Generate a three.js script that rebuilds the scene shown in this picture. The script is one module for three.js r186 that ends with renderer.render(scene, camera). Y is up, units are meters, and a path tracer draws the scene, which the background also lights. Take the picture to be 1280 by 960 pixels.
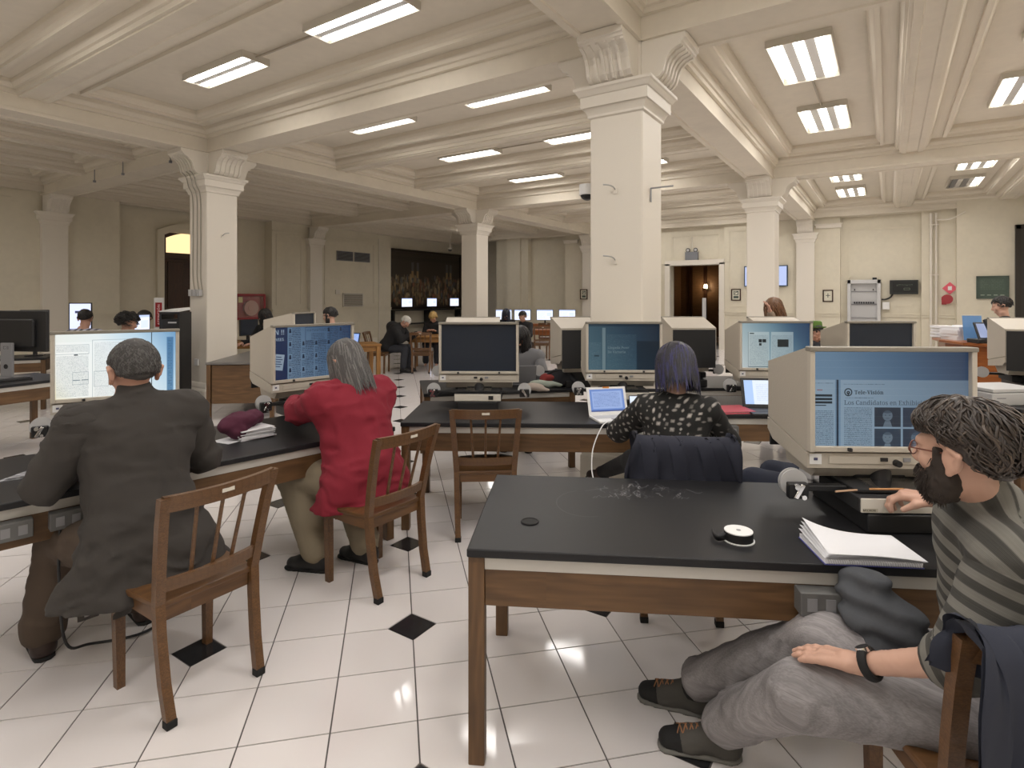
import * as THREE from 'three';
import { mergeGeometries } from 'three/addons/utils/BufferGeometryUtils.js';
import { RoundedBoxGeometry } from 'three/addons/geometries/RoundedBoxGeometry.js';
import { RectAreaLightUniformsLib } from 'three/addons/lights/RectAreaLightUniformsLib.js';

// ---------------------------------------------------------------- camera, light, exposure
const scene = new THREE.Scene();
scene.background = new THREE.Color(0, 0, 0);
const TH = 33.36 * Math.PI / 180, CS = Math.cos(TH), SN = Math.sin(TH);
const camera = new THREE.PerspectiveCamera(2 * Math.atan(480 / 715) * 180 / Math.PI, 1280 / 960, 0.05, 100);
camera.position.set(0, 1.6, 0);
camera.rotation.y = TH;
camera.setViewOffset(1280, 960, 0, 107.5, 1280, 960);   // shift lens: horizon above the middle
camera.updateProjectionMatrix();
scene.add(camera);
const renderer = new THREE.WebGLRenderer({ antialias: true });
renderer.toneMapping = THREE.LinearToneMapping;
renderer.toneMappingExposure = 1.22;
renderer.shadowMap.enabled = true;
RectAreaLightUniformsLib.init();
const LAMP = 9.5;          // radiance of the ceiling fittings
const LAMP_COLOR = new THREE.Color(1.0, 0.957, 0.925);

// ---------------------------------------------------------------- helpers
let seed = 7;
const rnd = () => { seed = (seed * 1664525 + 1013904223) >>> 0; return seed / 4294967296; };
const rr = (a, b) => a + (b - a) * rnd();
const clamp = (x, a = 0, b = 1) => Math.min(b, Math.max(a, x));
const lerp = (a, b, t) => a + (b - a) * t;
const V = (x, y, z) => new THREE.Vector3(x, y, z);
const D2R = Math.PI / 180;
const plan = (r, d) => [r * CS - d * SN, -r * SN - d * CS];   // floor plan turned like the desks: across, along -> X, Z
function hash(x, y, z = 0) { let h = (x * 374761393 + y * 668265263 + z * 2147483647) | 0; h = Math.imul(h ^ (h >>> 13), 1274126177); return ((h ^ (h >>> 16)) >>> 0) / 4294967296; }
function vnoise(x, y, z = 0, p = 0) {
  const xi = Math.floor(x), yi = Math.floor(y), zi = Math.floor(z), f = t => t * t * (3 - 2 * t);
  const u = f(x - xi), v = f(y - yi), w = f(z - zi), m = p ? (k => ((k % p) + p) % p) : (k => k);
  const g = (a, b, c) => hash(m(xi + a), m(yi + b), zi + c);
  const l = (c) => lerp(lerp(g(0, 0, c), g(1, 0, c), u), lerp(g(0, 1, c), g(1, 1, c), u), v);
  return w === 0 ? l(0) : lerp(l(0), l(1), w);
}
const fbm = (x, y, o = 4, p = 0) => { let s = 0, a = .5; for (let i = 0; i < o; i++) { s += a * vnoise(x, y, 0, p); x = x * 2 + (p ? 0 : 11.3); y *= 2; if (p) p *= 2; a *= .5; } return s / (1 - Math.pow(.5, o)); };
const names = {};
function numbered(n) { const k = names[n] = (names[n] ?? -1) + 1; return k ? `${n}_${String(k).padStart(3, '0')}` : n; }
function shadow(o) { o.traverse(m => { if (m.isMesh) { m.castShadow = true; m.receiveShadow = true; } }); return o; }
function norm(g) { g = g.index ? g.toNonIndexed() : g; for (const k of Object.keys(g.attributes)) if (!['position', 'normal', 'uv'].includes(k)) g.deleteAttribute(k); if (!g.attributes.uv) g.setAttribute('uv', new THREE.Float32BufferAttribute(new Float32Array(g.attributes.position.count * 2), 2)); if (!g.attributes.normal) g.computeVertexNormals(); return g; }
const join = gs => { gs = [gs].flat(9); return gs.length === 1 ? gs[0] : mergeGeometries(gs.map(norm)); };
function part(name, gs, m, parent, label) {      // a part of a thing
  const o = new THREE.Mesh(join(gs), m); o.name = name; o.castShadow = o.receiveShadow = true; parent.add(o);
  if (label) o.userData.label = label; return o;
}
function thing(name, label, category, [x, y, z] = [0, 0, 0], turn = 0, group) {
  const o = new THREE.Group(); o.name = numbered(name); scene.add(o); o.position.set(x, y, z); o.rotation.y = turn;
  o.userData = { label, category }; if (group) o.userData.group = group; return o;
}
function single(name, gs, m, label, category, pos = [0, 0, 0], turn = 0, group) {   // a thing that is one mesh
  const o = new THREE.Mesh(join(gs), m); o.name = numbered(name); o.castShadow = o.receiveShadow = true; scene.add(o);
  o.position.set(...pos); o.rotation.y = turn; o.userData = { label, category }; if (group) o.userData.group = group; return o;
}
function copy(o, pos, turn, label, group) {
  const c = o.clone(); c.name = numbered(o.name.replace(/_\d{3}$/, '')); scene.add(c); c.position.set(...pos); c.rotation.y = turn;
  c.userData = { ...o.userData }; if (label) c.userData.label = label; if (group) c.userData.group = group; return c;
}
function structure(name, label, category = 'wall') { const o = new THREE.Group(); o.name = name; scene.add(o); o.userData = { kind: 'structure', label, category }; return o; }
// geometry: boxes carry uv in metres, grain along their longest side
function boxUV(g, w, h, d) {
  const p = g.attributes.position, n = g.attributes.normal, uv = g.attributes.uv, L = Math.max(w, h, d), ox = rnd() * 3, oy = rnd() * 3;
  for (let i = 0; i < p.count; i++) {
    const a = [Math.abs(n.getX(i)), Math.abs(n.getY(i)), Math.abs(n.getZ(i))], k = a.indexOf(Math.max(...a));
    const q = [p.getX(i), p.getY(i), p.getZ(i)], s = [w, h, d];
    let [i1, i2] = [[1, 2], [0, 2], [0, 1]][k]; if (s[i2] > s[i1]) [i1, i2] = [i2, i1];
    uv.setXY(i, q[i1] + ox, q[i2] + oy + (L === s[i1] ? 0 : .37));
  }
  return g;
}
function box(w, h, d, x = 0, y = 0, z = 0, bev = 0, rot) {
  const g = bev ? norm(new RoundedBoxGeometry(w, h, d, 2, Math.min(bev, w / 2.1, h / 2.1, d / 2.1))) : norm(new THREE.BoxGeometry(w, h, d));
  boxUV(g, w, h, d); if (rot) { if (rot[0]) g.rotateX(rot[0]); if (rot[1]) g.rotateY(rot[1]); if (rot[2]) g.rotateZ(rot[2]); }
  return g.translate(x, y, z);
}
const cyl = (r1, r2, h, x = 0, y = 0, z = 0, seg = 20, ax = 'y') => { const g = norm(new THREE.CylinderGeometry(r1, r2, h, seg)); if (ax === 'x') g.rotateZ(Math.PI / 2); if (ax === 'z') g.rotateX(Math.PI / 2); return g.translate(x, y, z); };
const ball = (r, x, y, z, sx = 1, sy = 1, sz = 1, seg = 16) => norm(new THREE.SphereGeometry(r, seg, Math.max(8, seg * .6 | 0))).scale(sx, sy, sz).translate(x, y, z);
function rod(a, b, r1, r2 = r1, seg = 10) {
  const A = V(...a), B = V(...b), L = A.distanceTo(B), g = norm(new THREE.CylinderGeometry(r2, r1, L, seg));
  g.applyQuaternion(new THREE.Quaternion().setFromUnitVectors(V(0, 1, 0), B.clone().sub(A).normalize()));
  return g.translate((A.x + B.x) / 2, (A.y + B.y) / 2, (A.z + B.z) / 2);
}
const tube = (pts, r, n = 40, seg = 8) => norm(new THREE.TubeGeometry(new THREE.CatmullRomCurve3(pts.map(p => V(...p))), n, r, seg));
// polygon in (z, y) swept across x from x0 to x1 ; polygon in (x, y) swept along z
function sweepX(poly, x0, x1) {
  const s = new THREE.Shape(poly.map(p => new THREE.Vector2(-p[0], p[1])));
  return norm(new THREE.ExtrudeGeometry(s, { depth: x1 - x0, bevelEnabled: false })).rotateY(Math.PI / 2).translate(x0, 0, 0);
}
function sweepZ(poly, z0, z1) { return norm(new THREE.ExtrudeGeometry(new THREE.Shape(poly.map(p => new THREE.Vector2(...p))), { depth: z1 - z0, bevelEnabled: false })).translate(0, 0, z0); }
function slab(poly, h, y0 = 0, bev = 0) {   // plan outline (x, z) raised by h
  const s = new THREE.Shape(poly.map(p => new THREE.Vector2(p[0], -p[1])));
  return norm(new THREE.ExtrudeGeometry(s, { depth: h - 2 * bev, bevelEnabled: bev > 0, bevelSize: bev, bevelThickness: bev, bevelSegments: 2 })).rotateX(-Math.PI / 2).translate(0, y0 + bev, 0);
}
function quads(list) {                       // flat faces, each four corners
  const pos = [], uv = [];
  for (const q of list) for (const k of [0, 1, 2, 0, 2, 3]) { pos.push(...q[k]); uv.push([0, 1, 1, 0][k], [0, 0, 1, 1][k]); }
  const g = new THREE.BufferGeometry(); g.setAttribute('position', new THREE.Float32BufferAttribute(pos, 3)); g.setAttribute('uv', new THREE.Float32BufferAttribute(uv, 2)); g.computeVertexNormals(); return g;
}
// ---------------------------------------------------------------- textures and materials
function dataTex(w, h, fn, srgb = true, rep = [1, 1]) {
  const a = new Uint8Array(w * h * 4);
  for (let y = 0; y < h; y++) for (let x = 0; x < w; x++) { const c = fn(x / w, y / h, x, y), i = (y * w + x) * 4; a[i] = clamp(c[0]) * 255; a[i + 1] = clamp(c[1]) * 255; a[i + 2] = clamp(c[2]) * 255; a[i + 3] = 255; }
  const t = new THREE.DataTexture(a, w, h); t.wrapS = t.wrapT = THREE.RepeatWrapping; t.magFilter = THREE.LinearFilter; t.minFilter = THREE.LinearFilter; t.repeat.set(...rep);
  if (srgb) t.colorSpace = THREE.SRGBColorSpace; t.needsUpdate = true; return t;
}
function canvasTex(w, h, draw) {
  const c = document.createElement('canvas'); c.width = w; c.height = h; draw(c.getContext('2d'), w, h);
  const t = new THREE.CanvasTexture(c); t.colorSpace = THREE.SRGBColorSpace; return t;
}
const std = (color, roughness = .6, o = {}) => new THREE.MeshStandardMaterial({ color: Array.isArray(color) ? new THREE.Color().setRGB(...color) : color, roughness, ...o });
const grey = v => [v, v, v];
function woodTex(a, b, streak, sc = 1) {      // one metre square, grain along u
  return dataTex(512, 256, (u, v) => {
    const w = fbm(u * 3, v * 12, 3, 0), g = fbm(u * 6 + w * .6, v * 90, 3), ring = .5 + .5 * Math.sin((v * 26 + w * 5 + fbm(u * 2, v * 3, 2) * 5) * 3.1);
    const t = clamp(.25 * ring + .55 * g + streak * (w - .5)); return [lerp(a[0], b[0], t), lerp(a[1], b[1], t), lerp(a[2], b[2], t)];
  }, true, [sc, sc]);
}
const grainBump = dataTex(256, 256, (u, v) => grey(fbm(u * 8, v * 120, 3)), false, [1, 1]);
const fineNoise = dataTex(256, 256, (u, v) => grey(fbm(u * 32, v * 32, 3, 32)), false, [6, 6]);
const weave = dataTex(128, 128, (u, v, x, y) => grey(.5 + .3 * Math.sin(x * Math.PI / 2) * Math.sin(y * Math.PI / 2) + .3 * (hash(x, y) - .5)), false, [14, 14]);
const paintTex = dataTex(512, 512, (u, v) => { const n = fbm(u * 5, v * 5, 5, 5), m = fbm(u * 40, v * 40, 2, 40); const k = .965 + .05 * (n - .5) + .02 * (m - .5); return [k, k * .998, k * .985]; }, true, [.35, .35]);
const M = {
  wall: std([.77, .715, .595], .62, { map: paintTex, bumpMap: fineNoise, bumpScale: .0006 }),
  ceil: std([.79, .725, .625], .7, { map: paintTex }),
  column: std([.77, .72, .635], .5, { bumpMap: fineNoise, bumpScale: .0005 }),
  tile: std([.79, .752, .742], .075, {}), tile2: std([.805, .765, .752], .09, {}), tile3: std([.765, .728, .718], .065, {}),
  black_tile: std([.022, .022, .024], .16), grout: std([.10, .09, .085], .8),
  top: new THREE.MeshPhysicalMaterial({ color: new THREE.Color().setRGB(.017, .017, .019), roughness: .4, specularIntensity: .55 }),
  topedge: std([.012, .012, .013], .4), strip: std([.52, .50, .46], .45, { metalness: .15 }),
  wood: std('#ffffff', .48, { map: woodTex([.31, .22, .13], [.49, .365, .235], .5), bumpMap: grainBump, bumpScale: .0004 }),
  chairwood: std('#ffffff', .33, { map: woodTex([.31, .215, .13], [.50, .36, .225], .4), bumpMap: grainBump, bumpScale: .0003 }),
  palewood: std('#ffffff', .45, { map: woodTex([.50, .35, .17], [.66, .48, .26], .4) }),
  redwood: std('#ffffff', .3, { map: woodTex([.50, .27, .11], [.66, .40, .19], .4) }),
  doorwood: std('#ffffff', .4, { map: woodTex([.19, .11, .06], [.30, .18, .10], .4) }),
  shell: std([.50, .455, .385], .5, { bumpMap: fineNoise, bumpScale: .0004 }), bezel: std([.545, .50, .425], .45), bezelDark: std([.25, .23, .19], .5),
  black: std([.014, .014, .015], .45), matte: std([.02, .02, .021], .75), darkmetal: std([.05, .05, .055], .4, { metalness: .4 }), chrome: std([.72, .72, .72], .18, { metalness: 1 }),
  steel: std([.5, .5, .5], .35, { metalness: .7 }), white: std([.8, .8, .79], .5), paper: std([.82, .82, .84], .75), cream: std([.66, .62, .54], .5), grey: std([.26, .26, .27], .55), lightgrey: std([.52, .52, .52], .5),
  rubber: std([.01, .01, .01], .8), red: std([.36, .035, .045], .4), glass: new THREE.MeshPhysicalMaterial({ color: 0xffffff, transmission: 1, roughness: .03, thickness: 0, ior: 1.5 }),
  screenoff: new THREE.MeshPhysicalMaterial({ color: new THREE.Color().setRGB(.018, .026, .042), roughness: .22, specularIntensity: .7 }),
};
function glow(tex, k = 1) { return new THREE.MeshStandardMaterial({ color: 0x050505, roughness: .35, emissive: 0xffffff, emissiveMap: tex, emissiveIntensity: k }); }
// ---------------------------------------------------------------- floor: square tiles laid at 45 degrees, black insets at every third corner
const XW = -15.2, XE = 4.7, ZN = -18.4, ZS = 8.6, GX = [-8.82, -1.99], GZ = [-11.67, -4.91, 1.85];
const floor = structure('floor', 'polished off-white tile floor with small black diamond insets', 'floor');
{
  const s = .318, a0 = -2.83, b0 = -.087, hd = .113, gap = .003, R = Math.SQRT1_2, T = .008;
  part('grout_bed', box(XE - XW + 1.4, .2, ZS - ZN + 3.6, (XE + XW) / 2 - .3, -.1035, (ZS + ZN) / 2 - 1.2), M.grout, floor);
  const toW = (a, b) => [(a - b) * R, (a + b) * R];
  const shape = (c) => {                       // c: which corner is cut (0 none)
    const h = s / 2 - gap, k = hd + gap * .4, pts = [];
    for (const [i, sx, sy] of [[1, -1, -1], [2, 1, -1], [3, 1, 1], [4, -1, 1]]) {
      if (i === c) { const p = [[sx * h, sy * (h - k)], [sx * (h - k), sy * h]]; if (i === 1 || i === 3) pts.push(p[0], p[1]); else pts.push(p[1], p[0]); } else pts.push([sx * h, sy * h]);
    }
    const g = slab(pts.map(([a, b]) => toW(a, b)).reverse(), T, -T); return g;
  };
  const G = [0, 1, 2, 3, 4].map(shape), dk = hd - gap, GD = slab([[dk, 0], [0, dk], [-dk, 0], [0, -dk]].map(([a, b]) => toW(a, b)).reverse(), T, -T);
  const tiles = [], dias = [];
  for (let i = -64; i < 64; i++) for (let j = -64; j < 64; j++) {
    const [x, z] = toW(a0 + (i + .5) * s, b0 + (j + .5) * s), ok = (x, z) => x > XW - .3 && x < XE && z > ZN - 1.4 && z < ZS;
    const m = k => ((k % 3) + 3) % 3;
    const c = m(i) === 0 && m(j) === 0 ? 1 : m(i) === 2 && m(j) === 0 ? 2 : m(i) === 2 && m(j) === 2 ? 3 : m(i) === 0 && m(j) === 2 ? 4 : 0;
    const see = (x, z) => { const d = -x * SN - z * CS, r = x * CS - z * SN; return d > 1.6 && Math.abs(r / d) < .95 ? d : 99 + Math.hypot(x, z); };
    if (ok(x, z)) tiles.push([see(x, z), x, z, c]);
    if (m(i) === 0 && m(j) === 0) { const [x, z] = toW(a0 + i * s, b0 + j * s); if (ok(x, z)) dias.push([see(x, z), x, z]); }
  }
  tiles.sort((p, q) => p[0] - q[0]); dias.sort((p, q) => p[0] - q[0]);
  tiles.slice(0, 300).forEach(([, x, z, c], i) => { const o = part('tile', G[c], [M.tile, M.tile2, M.tile3][(hash(i, 5) * 3) | 0], floor); o.position.set(x, 0, z); });
  const rest = part('distant_tiles', tiles.slice(300).map(([, x, z, c]) => G[c].clone().translate(x, 0, z)), M.tile, floor); rest.userData.kind = 'stuff';
  dias.slice(0, 120).forEach(([, x, z]) => { const o = part('black_inset_tile', GD, M.black_tile, floor); o.position.set(x, 0, z); });
  const restD = part('distant_inset_tiles', dias.slice(120).map(([, x, z]) => GD.clone().translate(x, 0, z)), M.black_tile, floor); restD.userData.kind = 'stuff';
}
// ---------------------------------------------------------------- ceiling: girders, beams, moulded coffers
const CEIL = 4.27, SOF = 3.8, SOF2 = 3.98;
const ceiling = structure('ceiling', 'cream plaster coffered ceiling with moulded beams', 'ceiling');
part('ceiling_slab', box(XE - XW + 2, .25, ZS - ZN + 4, (XE + XW) / 2, CEIL + .125, (ZS + ZN) / 2 - 1), M.ceil, ceiling);
function beamPoly(w, s) { const h = w / 2, T = CEIL + .02; return [[-h, T], [-h, s + .045], [-h - .012, s + .04], [-h - .012, s], [-h + .055, s], [-h + .065, s + .016], [h - .065, s + .016], [h - .055, s], [h + .012, s], [h + .012, s + .04], [h, s + .045], [h, T]].reverse(); }
const beamX = (w, s, x0, x1, z) => sweepX(beamPoly(w, s), x0, x1).translate(0, 0, z);
const beamZ = (w, s, z0, z1, x) => sweepZ(beamPoly(w, s), z0, z1).translate(x, 0, 0);
for (const x of GX) part('girder', beamZ(.44, SOF, ZN - 1.7, ZS, x), M.ceil, ceiling);
for (const z of GZ) part('girder', beamX(.44, SOF, XW, XE, z), M.ceil, ceiling);
const XS = [XW, ...GX, XE], ZZ = [ZN, ...GZ, ZS];
function ringIn(x0, x1, z0, z1, prof) {      // moulding running round a coffer, mitred at the corners
  const q = [], c = ([i, y]) => [[x0 + i, y, z0 + i], [x1 - i, y, z0 + i], [x1 - i, y, z1 - i], [x0 + i, y, z1 - i]];
  for (let k = 0; k + 1 < prof.length; k++) { const A = c(prof[k]), B = c(prof[k + 1]); for (let e = 0; e < 4; e++) { const f = (e + 1) % 4; q.push([A[e], A[f], B[f], B[e]].reverse()); } }
  return quads(q);
}
const COFFER = [[-.01, 4.0], [.045, 4.0], [.045, 4.05], [.07, 4.055], [.1, 4.1], [.1, 4.15], [.25, 4.15], [.25, 4.11], [.3, 4.11], [.3, 4.15], [.335, 4.17], [.36, 4.215], [.36, 4.272]];
const cofferList = [];
for (let bx = 0; bx < 3; bx++) for (let bz = 0; bz < 4; bz++) {
  const x0 = XS[bx] + (bx ? .22 : .2), x1 = XS[bx + 1] - (bx < 2 ? .22 : .2), z0 = ZZ[bz] + (bz ? .22 : .2), z1 = ZZ[bz + 1] - (bz < 3 ? .22 : .2), h = .135;
  const centre = bx === 1;
  for (let k = 0; k < 3; k++) {
    if (centre) {
      const p = (z1 - z0) / 3, a = z0 + p * k + (k ? h : 0), b = z0 + p * (k + 1) - (k < 2 ? h : 0);
      if (k) part('beam', beamX(.27, SOF2, x0 - .1, x1 + .1, z0 + p * k), M.ceil, ceiling);
      part('coffer_moulding', ringIn(x0, x1, a, b, COFFER), M.ceil, ceiling);
    } else {
      const p = (x1 - x0) / 3, a = x0 + p * k + (k ? h : 0), b = x0 + p * (k + 1) - (k < 2 ? h : 0);
      if (k) part('beam', beamZ(.27, SOF2, z0 - .1, z1 + .1, x0 + p * k), M.ceil, ceiling);
      part('coffer_moulding', ringIn(a, b, z0, z1, COFFER), M.ceil, ceiling);
    }
  }
}
part('wall_beam', [beamZ(.4, 3.86, ZN - 1.7, ZS, XW), beamX(.4, 3.86, XW, XE, ZN), beamZ(.4, 3.86, ZN, ZS, XE), beamX(.4, 3.86, XW, XE, ZS)], M.ceil, ceiling);
// ---------------------------------------------------------------- columns
function stack(prof, cx = 0, cz = 0) {        // square mouldings: [half width, height]
  const q = [], c = ([h, y]) => [[cx - h, y, cz - h], [cx + h, y, cz - h], [cx + h, y, cz + h], [cx - h, y, cz + h]];
  for (let k = 0; k + 1 < prof.length; k++) { const A = c(prof[k]), B = c(prof[k + 1]); for (let e = 0; e < 4; e++) { const f = (e + 1) % 4; q.push([B[e], B[f], A[f], A[e]]); } }
  const t = c(prof[prof.length - 1]), b = c(prof[0]); q.push([t[3], t[2], t[1], t[0]], b); return quads(q);
}
const CAP = [[.24, 3.19], [.262, 3.205], [.262, 3.225], [.268, 3.24], [.285, 3.275], [.292, 3.285], [.31, 3.285], [.31, 3.38], [.322, 3.385], [.345, 3.42], [.358, 3.43], [.358, 3.455], [.3, 3.457]];
const BASE = [[.31, 0], [.31, .2], [.3, .22], [.285, .235], [.285, .26], [.27, .3], [.262, .31], [.245, .32]];
const CONSOLE = [[-.06, 3.455], [.1, 3.457], [.15, 3.475], [.185, 3.51], [.2, 3.56], [.21, 3.6], [.235, 3.645], [.28, 3.685], [.335, 3.705], [.335, 3.722], [.35, 3.727], [.355, 3.745], [.375, 3.752], [.375, 3.81], [-.06, 3.81]];
function consoleGeo(w = .4) {                // fluted bracket facing +z, back at z = 0
  const inner = CONSOLE.map(([o, y], i) => i >= 2 && i <= 8 ? [o - .018, y + .004] : [o, y]), gs = [], n = 5, rib = .026, m = .03, gr = (w - 2 * m - (n - 1) * rib) / n;
  let x = -w / 2;
  const add = (p, d) => { gs.push(sweepX(p, x, x + d)); x += d; };
  add(CONSOLE, m); for (let i = 0; i < n; i++) { add(inner, gr); if (i < n - 1) add(CONSOLE, rib); } add(CONSOLE, m);
  return join(gs);
}
const CONS = consoleGeo();
const proto = thing('column', 'square cream column', 'column', [0, 0, 0], 0, 'square columns of the hall');
part('shaft', box(.49, 2.92, .49, 0, 1.75, 0, .018), M.column, proto); part('capital', stack(CAP), M.column, proto); part('base', stack(BASE), M.column, proto); part('neck_block', box(.44, .4, .44, 0, 3.62, 0), M.column, proto);
for (let k = 0; k < 4; k++) part('bracket', CONS.clone().translate(0, 0, .22).rotateY(k * Math.PI / 2), M.column, proto);
const colAt = (o, x, z, l) => { o.position.set(x, 0, z); o.userData.label = l; return o; };
colAt(proto, -1.99, -4.91, 'thick square column with two small metal hooks, right behind the row of film readers');
const COLS = [[-8.82, -4.91, 'square column with thin cables down one side, beside the equipment rack'], [-8.82, -11.67, 'slim distant square column between the dark painting and the row of wall computers'], [-1.99, -11.67, 'square column standing in front of the wall screen'], [4.4, -4.91, 'square column on the far side of the right aisle'], [4.4, -11.67, 'square column beyond the reception desk'], [-1.99, 1.85, 'square column behind the front desk'], [-8.82, 1.85, 'square column behind the long desk'], [4.4, 1.85, 'square column at the rear of the right aisle']];
for (const [x, z, l] of COLS.slice(0, 3)) copy(proto, [x, 0, z], 0, l);
// ---------------------------------------------------------------- walls
const wallL = structure('wall_left', 'cream plaster wall with pilasters and a recessed door bay'), wallB = structure('wall_back', 'cream plaster back wall with piers, dado rail and doorway'), wallR = structure('wall_right', 'plain cream wall'), wallF = structure('wall_front', 'plain cream wall');
const wl = (z0, z1, x, y0 = 0, y1 = 4.3, n = 'wall_panel') => part(n, box(x + 16.2, y1 - y0, z1 - z0, (x - 16.2) / 2, (y0 + y1) / 2, (z0 + z1) / 2), M.wall, wallL);
wl(-6.2, ZS, XW); wl(-7.3, -6.2, -15.55); wl(-8.62, -7.3, -15.55, 3.3); wl(-10.2, -8.62, -15.55); wl(-14.35, -10.2, XW); wl(-15.15, -14.35, -15.32); wl(-20.2, -15.15, -15.6);
part('door_recess', box(.2, 3.4, 1.4, -16.3, 1.7, -7.96), M.wall, wallL);
const PIL = [[.23, .3], [.23, 3.19], [.25, 3.2], [.25, 3.225], [.27, 3.27], [.295, 3.285], [.295, 3.37], [.325, 3.42], [.34, 3.43], [.34, 3.455], [.2, 3.456]];
const pilasterGeo = () => join([stack([[.29, 0], [.29, .22], [.25, .26], [.25, .3], [.23, .31]].map(a => a)), stack(PIL)]);
for (const z of [-4.91, -11.67]) { part('pilaster', pilasterGeo().scale(.5, 1, 1).translate(XW + .02, 0, z), M.column, wallL); part('bracket', CONS.clone().rotateY(Math.PI / 2).translate(XW + .1, 0, z), M.column, wallL); }
part('frieze', [box(.04, .12, 6, XW + .02, 3.76, -1.2), box(.03, .05, 4, XW + .015, 3.6, -12.2)], M.wall, wallL);
const railL = (z0, z1, x) => [box(.03, .07, z1 - z0, x + .015, 1.2, (z0 + z1) / 2), box(.05, .025, z1 - z0, x + .025, 1.245, (z0 + z1) / 2)];
part('dado_rail', [railL(-6.2, ZS, XW), railL(-7.15, -6.2, -15.55), railL(-10.2, -8.8, -15.55), railL(-14.35, -10.2, XW), railL(-15.15, -14.35, -15.32), railL(-20, -15.15, -15.6)].flat(2), M.wall, wallL);
// panel seams: thin raised frames on the wall face
const frameL = (z0, z1, y0, y1, x, t = .03) => [box(.014, t, z1 - z0, x, y0, (z0 + z1) / 2), box(.014, t, z1 - z0, x, y1, (z0 + z1) / 2), box(.014, y1 - y0, t, x, (y0 + y1) / 2, z0), box(.014, y1 - y0, t, x, (y0 + y1) / 2, z1)];
part('panel_frame', [...frameL(-3.9, -.5, 1.45, 3.5, XW + .007), ...frameL(-14.2, -12.1, 1.4, 3.5, XW + .007), ...frameL(-11.2, -10.35, 1.4, 3.5, XW + .007)], M.wall, wallL);
const bumpsL = structure('baseboard_left', 'cream painted skirting along the left wall', 'baseboard');
part('skirting', [box(.03, .2, 14.8, XW + .015, .1, 1.2), box(.03, .2, 4.15, XW + .015, .1, -12.27)], M.column, bumpsL);
// back wall, from the left corner to the right aisle
const wb = (x0, x1, z, y0 = 0, y1 = 4.3, zb = x0 >= -9.8 && x1 <= -1.13 ? -18.8 : -20.6) => part('wall_panel', box(x1 - x0, y1 - y0, z - zb, (x0 + x1) / 2, (y0 + y1) / 2, (z + zb) / 2), M.wall, wallB);
wb(-16.2, -12.95, -19.9); wb(-12.95, -12.35, -18.55); wb(-12.35, -11.75, -18.4); wb(-11.75, -11.45, -18.5); wb(-11.45, -9.8, -18.75); wb(-9.8, -6.35, -18.4);
wb(-6.35, -5.95, -18.5); wb(-4.4, -4.25, -18.5); wb(-5.95, -4.4, -18.5, 2.65); wb(-4.25, -1.13, -18.4); wb(-1.13, .72, -18.62); wb(.72, 1.43, -18.42); wb(1.43, XE + .5, -18.15);
for (const x of [-1.99, -8.82]) { part('pilaster', pilasterGeo().scale(1, 1, .5).translate(x, 0, ZN + .02), M.column, wallB); part('bracket', CONS.clone().translate(x, 0, ZN + .1), M.column, wallB); }
const cap1 = (x0, x1, z, y) => [box(x1 - x0 + .06, .1, .06, (x0 + x1) / 2, y, z + .03), box(x1 - x0 + .1, .03, .1, (x0 + x1) / 2, y + .06, z + .05)];
part('pier_cap', [...cap1(-1.7, -1.13, ZN, 3.62), ...cap1(-9.8, -9.3, ZN, 3.62)], M.column, wallB);
const railB = (x0, x1, z) => [box(x1 - x0, .07, .03, (x0 + x1) / 2, 1.12, z + .015), box(x1 - x0, .025, .05, (x0 + x1) / 2, 1.165, z + .025)];
part('dado_rail', [railB(-12.9, -9.8, -18.38), railB(-9.8, -6.35, ZN), railB(-4.25, -1.13, ZN), railB(-1.13, .72, -18.62), railB(.72, 1.43, -18.42)].flat(), M.wall, wallB);
const frameB = (x0, x1, y0, y1, z, t = .03) => [box(x1 - x0, t, .014, (x0 + x1) / 2, y0, z), box(x1 - x0, t, .014, (x0 + x1) / 2, y1, z), box(t, y1 - y0, .014, x0, (y0 + y1) / 2, z), box(t, y1 - y0, .014, x1, (y0 + y1) / 2, z)];
part('panel_frame', [...frameB(-4.1, -2.75, 1.35, 3.65, ZN + .007), ...frameB(-4.1, -2.75, .3, 1.0, ZN + .007), ...frameB(-5.9, -4.45, 2.85, 3.6, -18.493), ...frameB(-.95, .55, 1.4, 3.5, -18.613, .05), ...frameB(-8, -6.6, 1.35, 3.6, ZN + .007)], M.wall, wallB);
part('door_casing', [box(.16, 2.7, .16, -6.03, 1.35, -18.44), box(.16, 2.7, .16, -4.32, 1.35, -18.44), box(1.87, .16, .16, -5.175, 2.73, -18.44)], M.column, wallB);
part('wall_panel', box(.3, 4.4, ZS - ZN + 3, XE + .15, 2.15, (ZS + ZN) / 2), M.wall, wallR); part('wall_panel', box(XE - XW + 2, 4.4, .3, (XE + XW) / 2, 2.15, ZS + .15), M.wall, wallF);
for (const z of [-4.91, -11.67, 1.85]) part('pilaster', pilasterGeo().scale(.5, 1, 1).translate(XE - .02, 0, z), M.column, wallR);
const bb = structure('baseboard_back', 'cream painted skirting along the back wall', 'baseboard');
part('skirting', [box(3.4, .2, .03, -8.05, .1, ZN + .015), box(3.1, .2, .03, -2.7, .1, ZN + .015)], M.column, bb);
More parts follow.
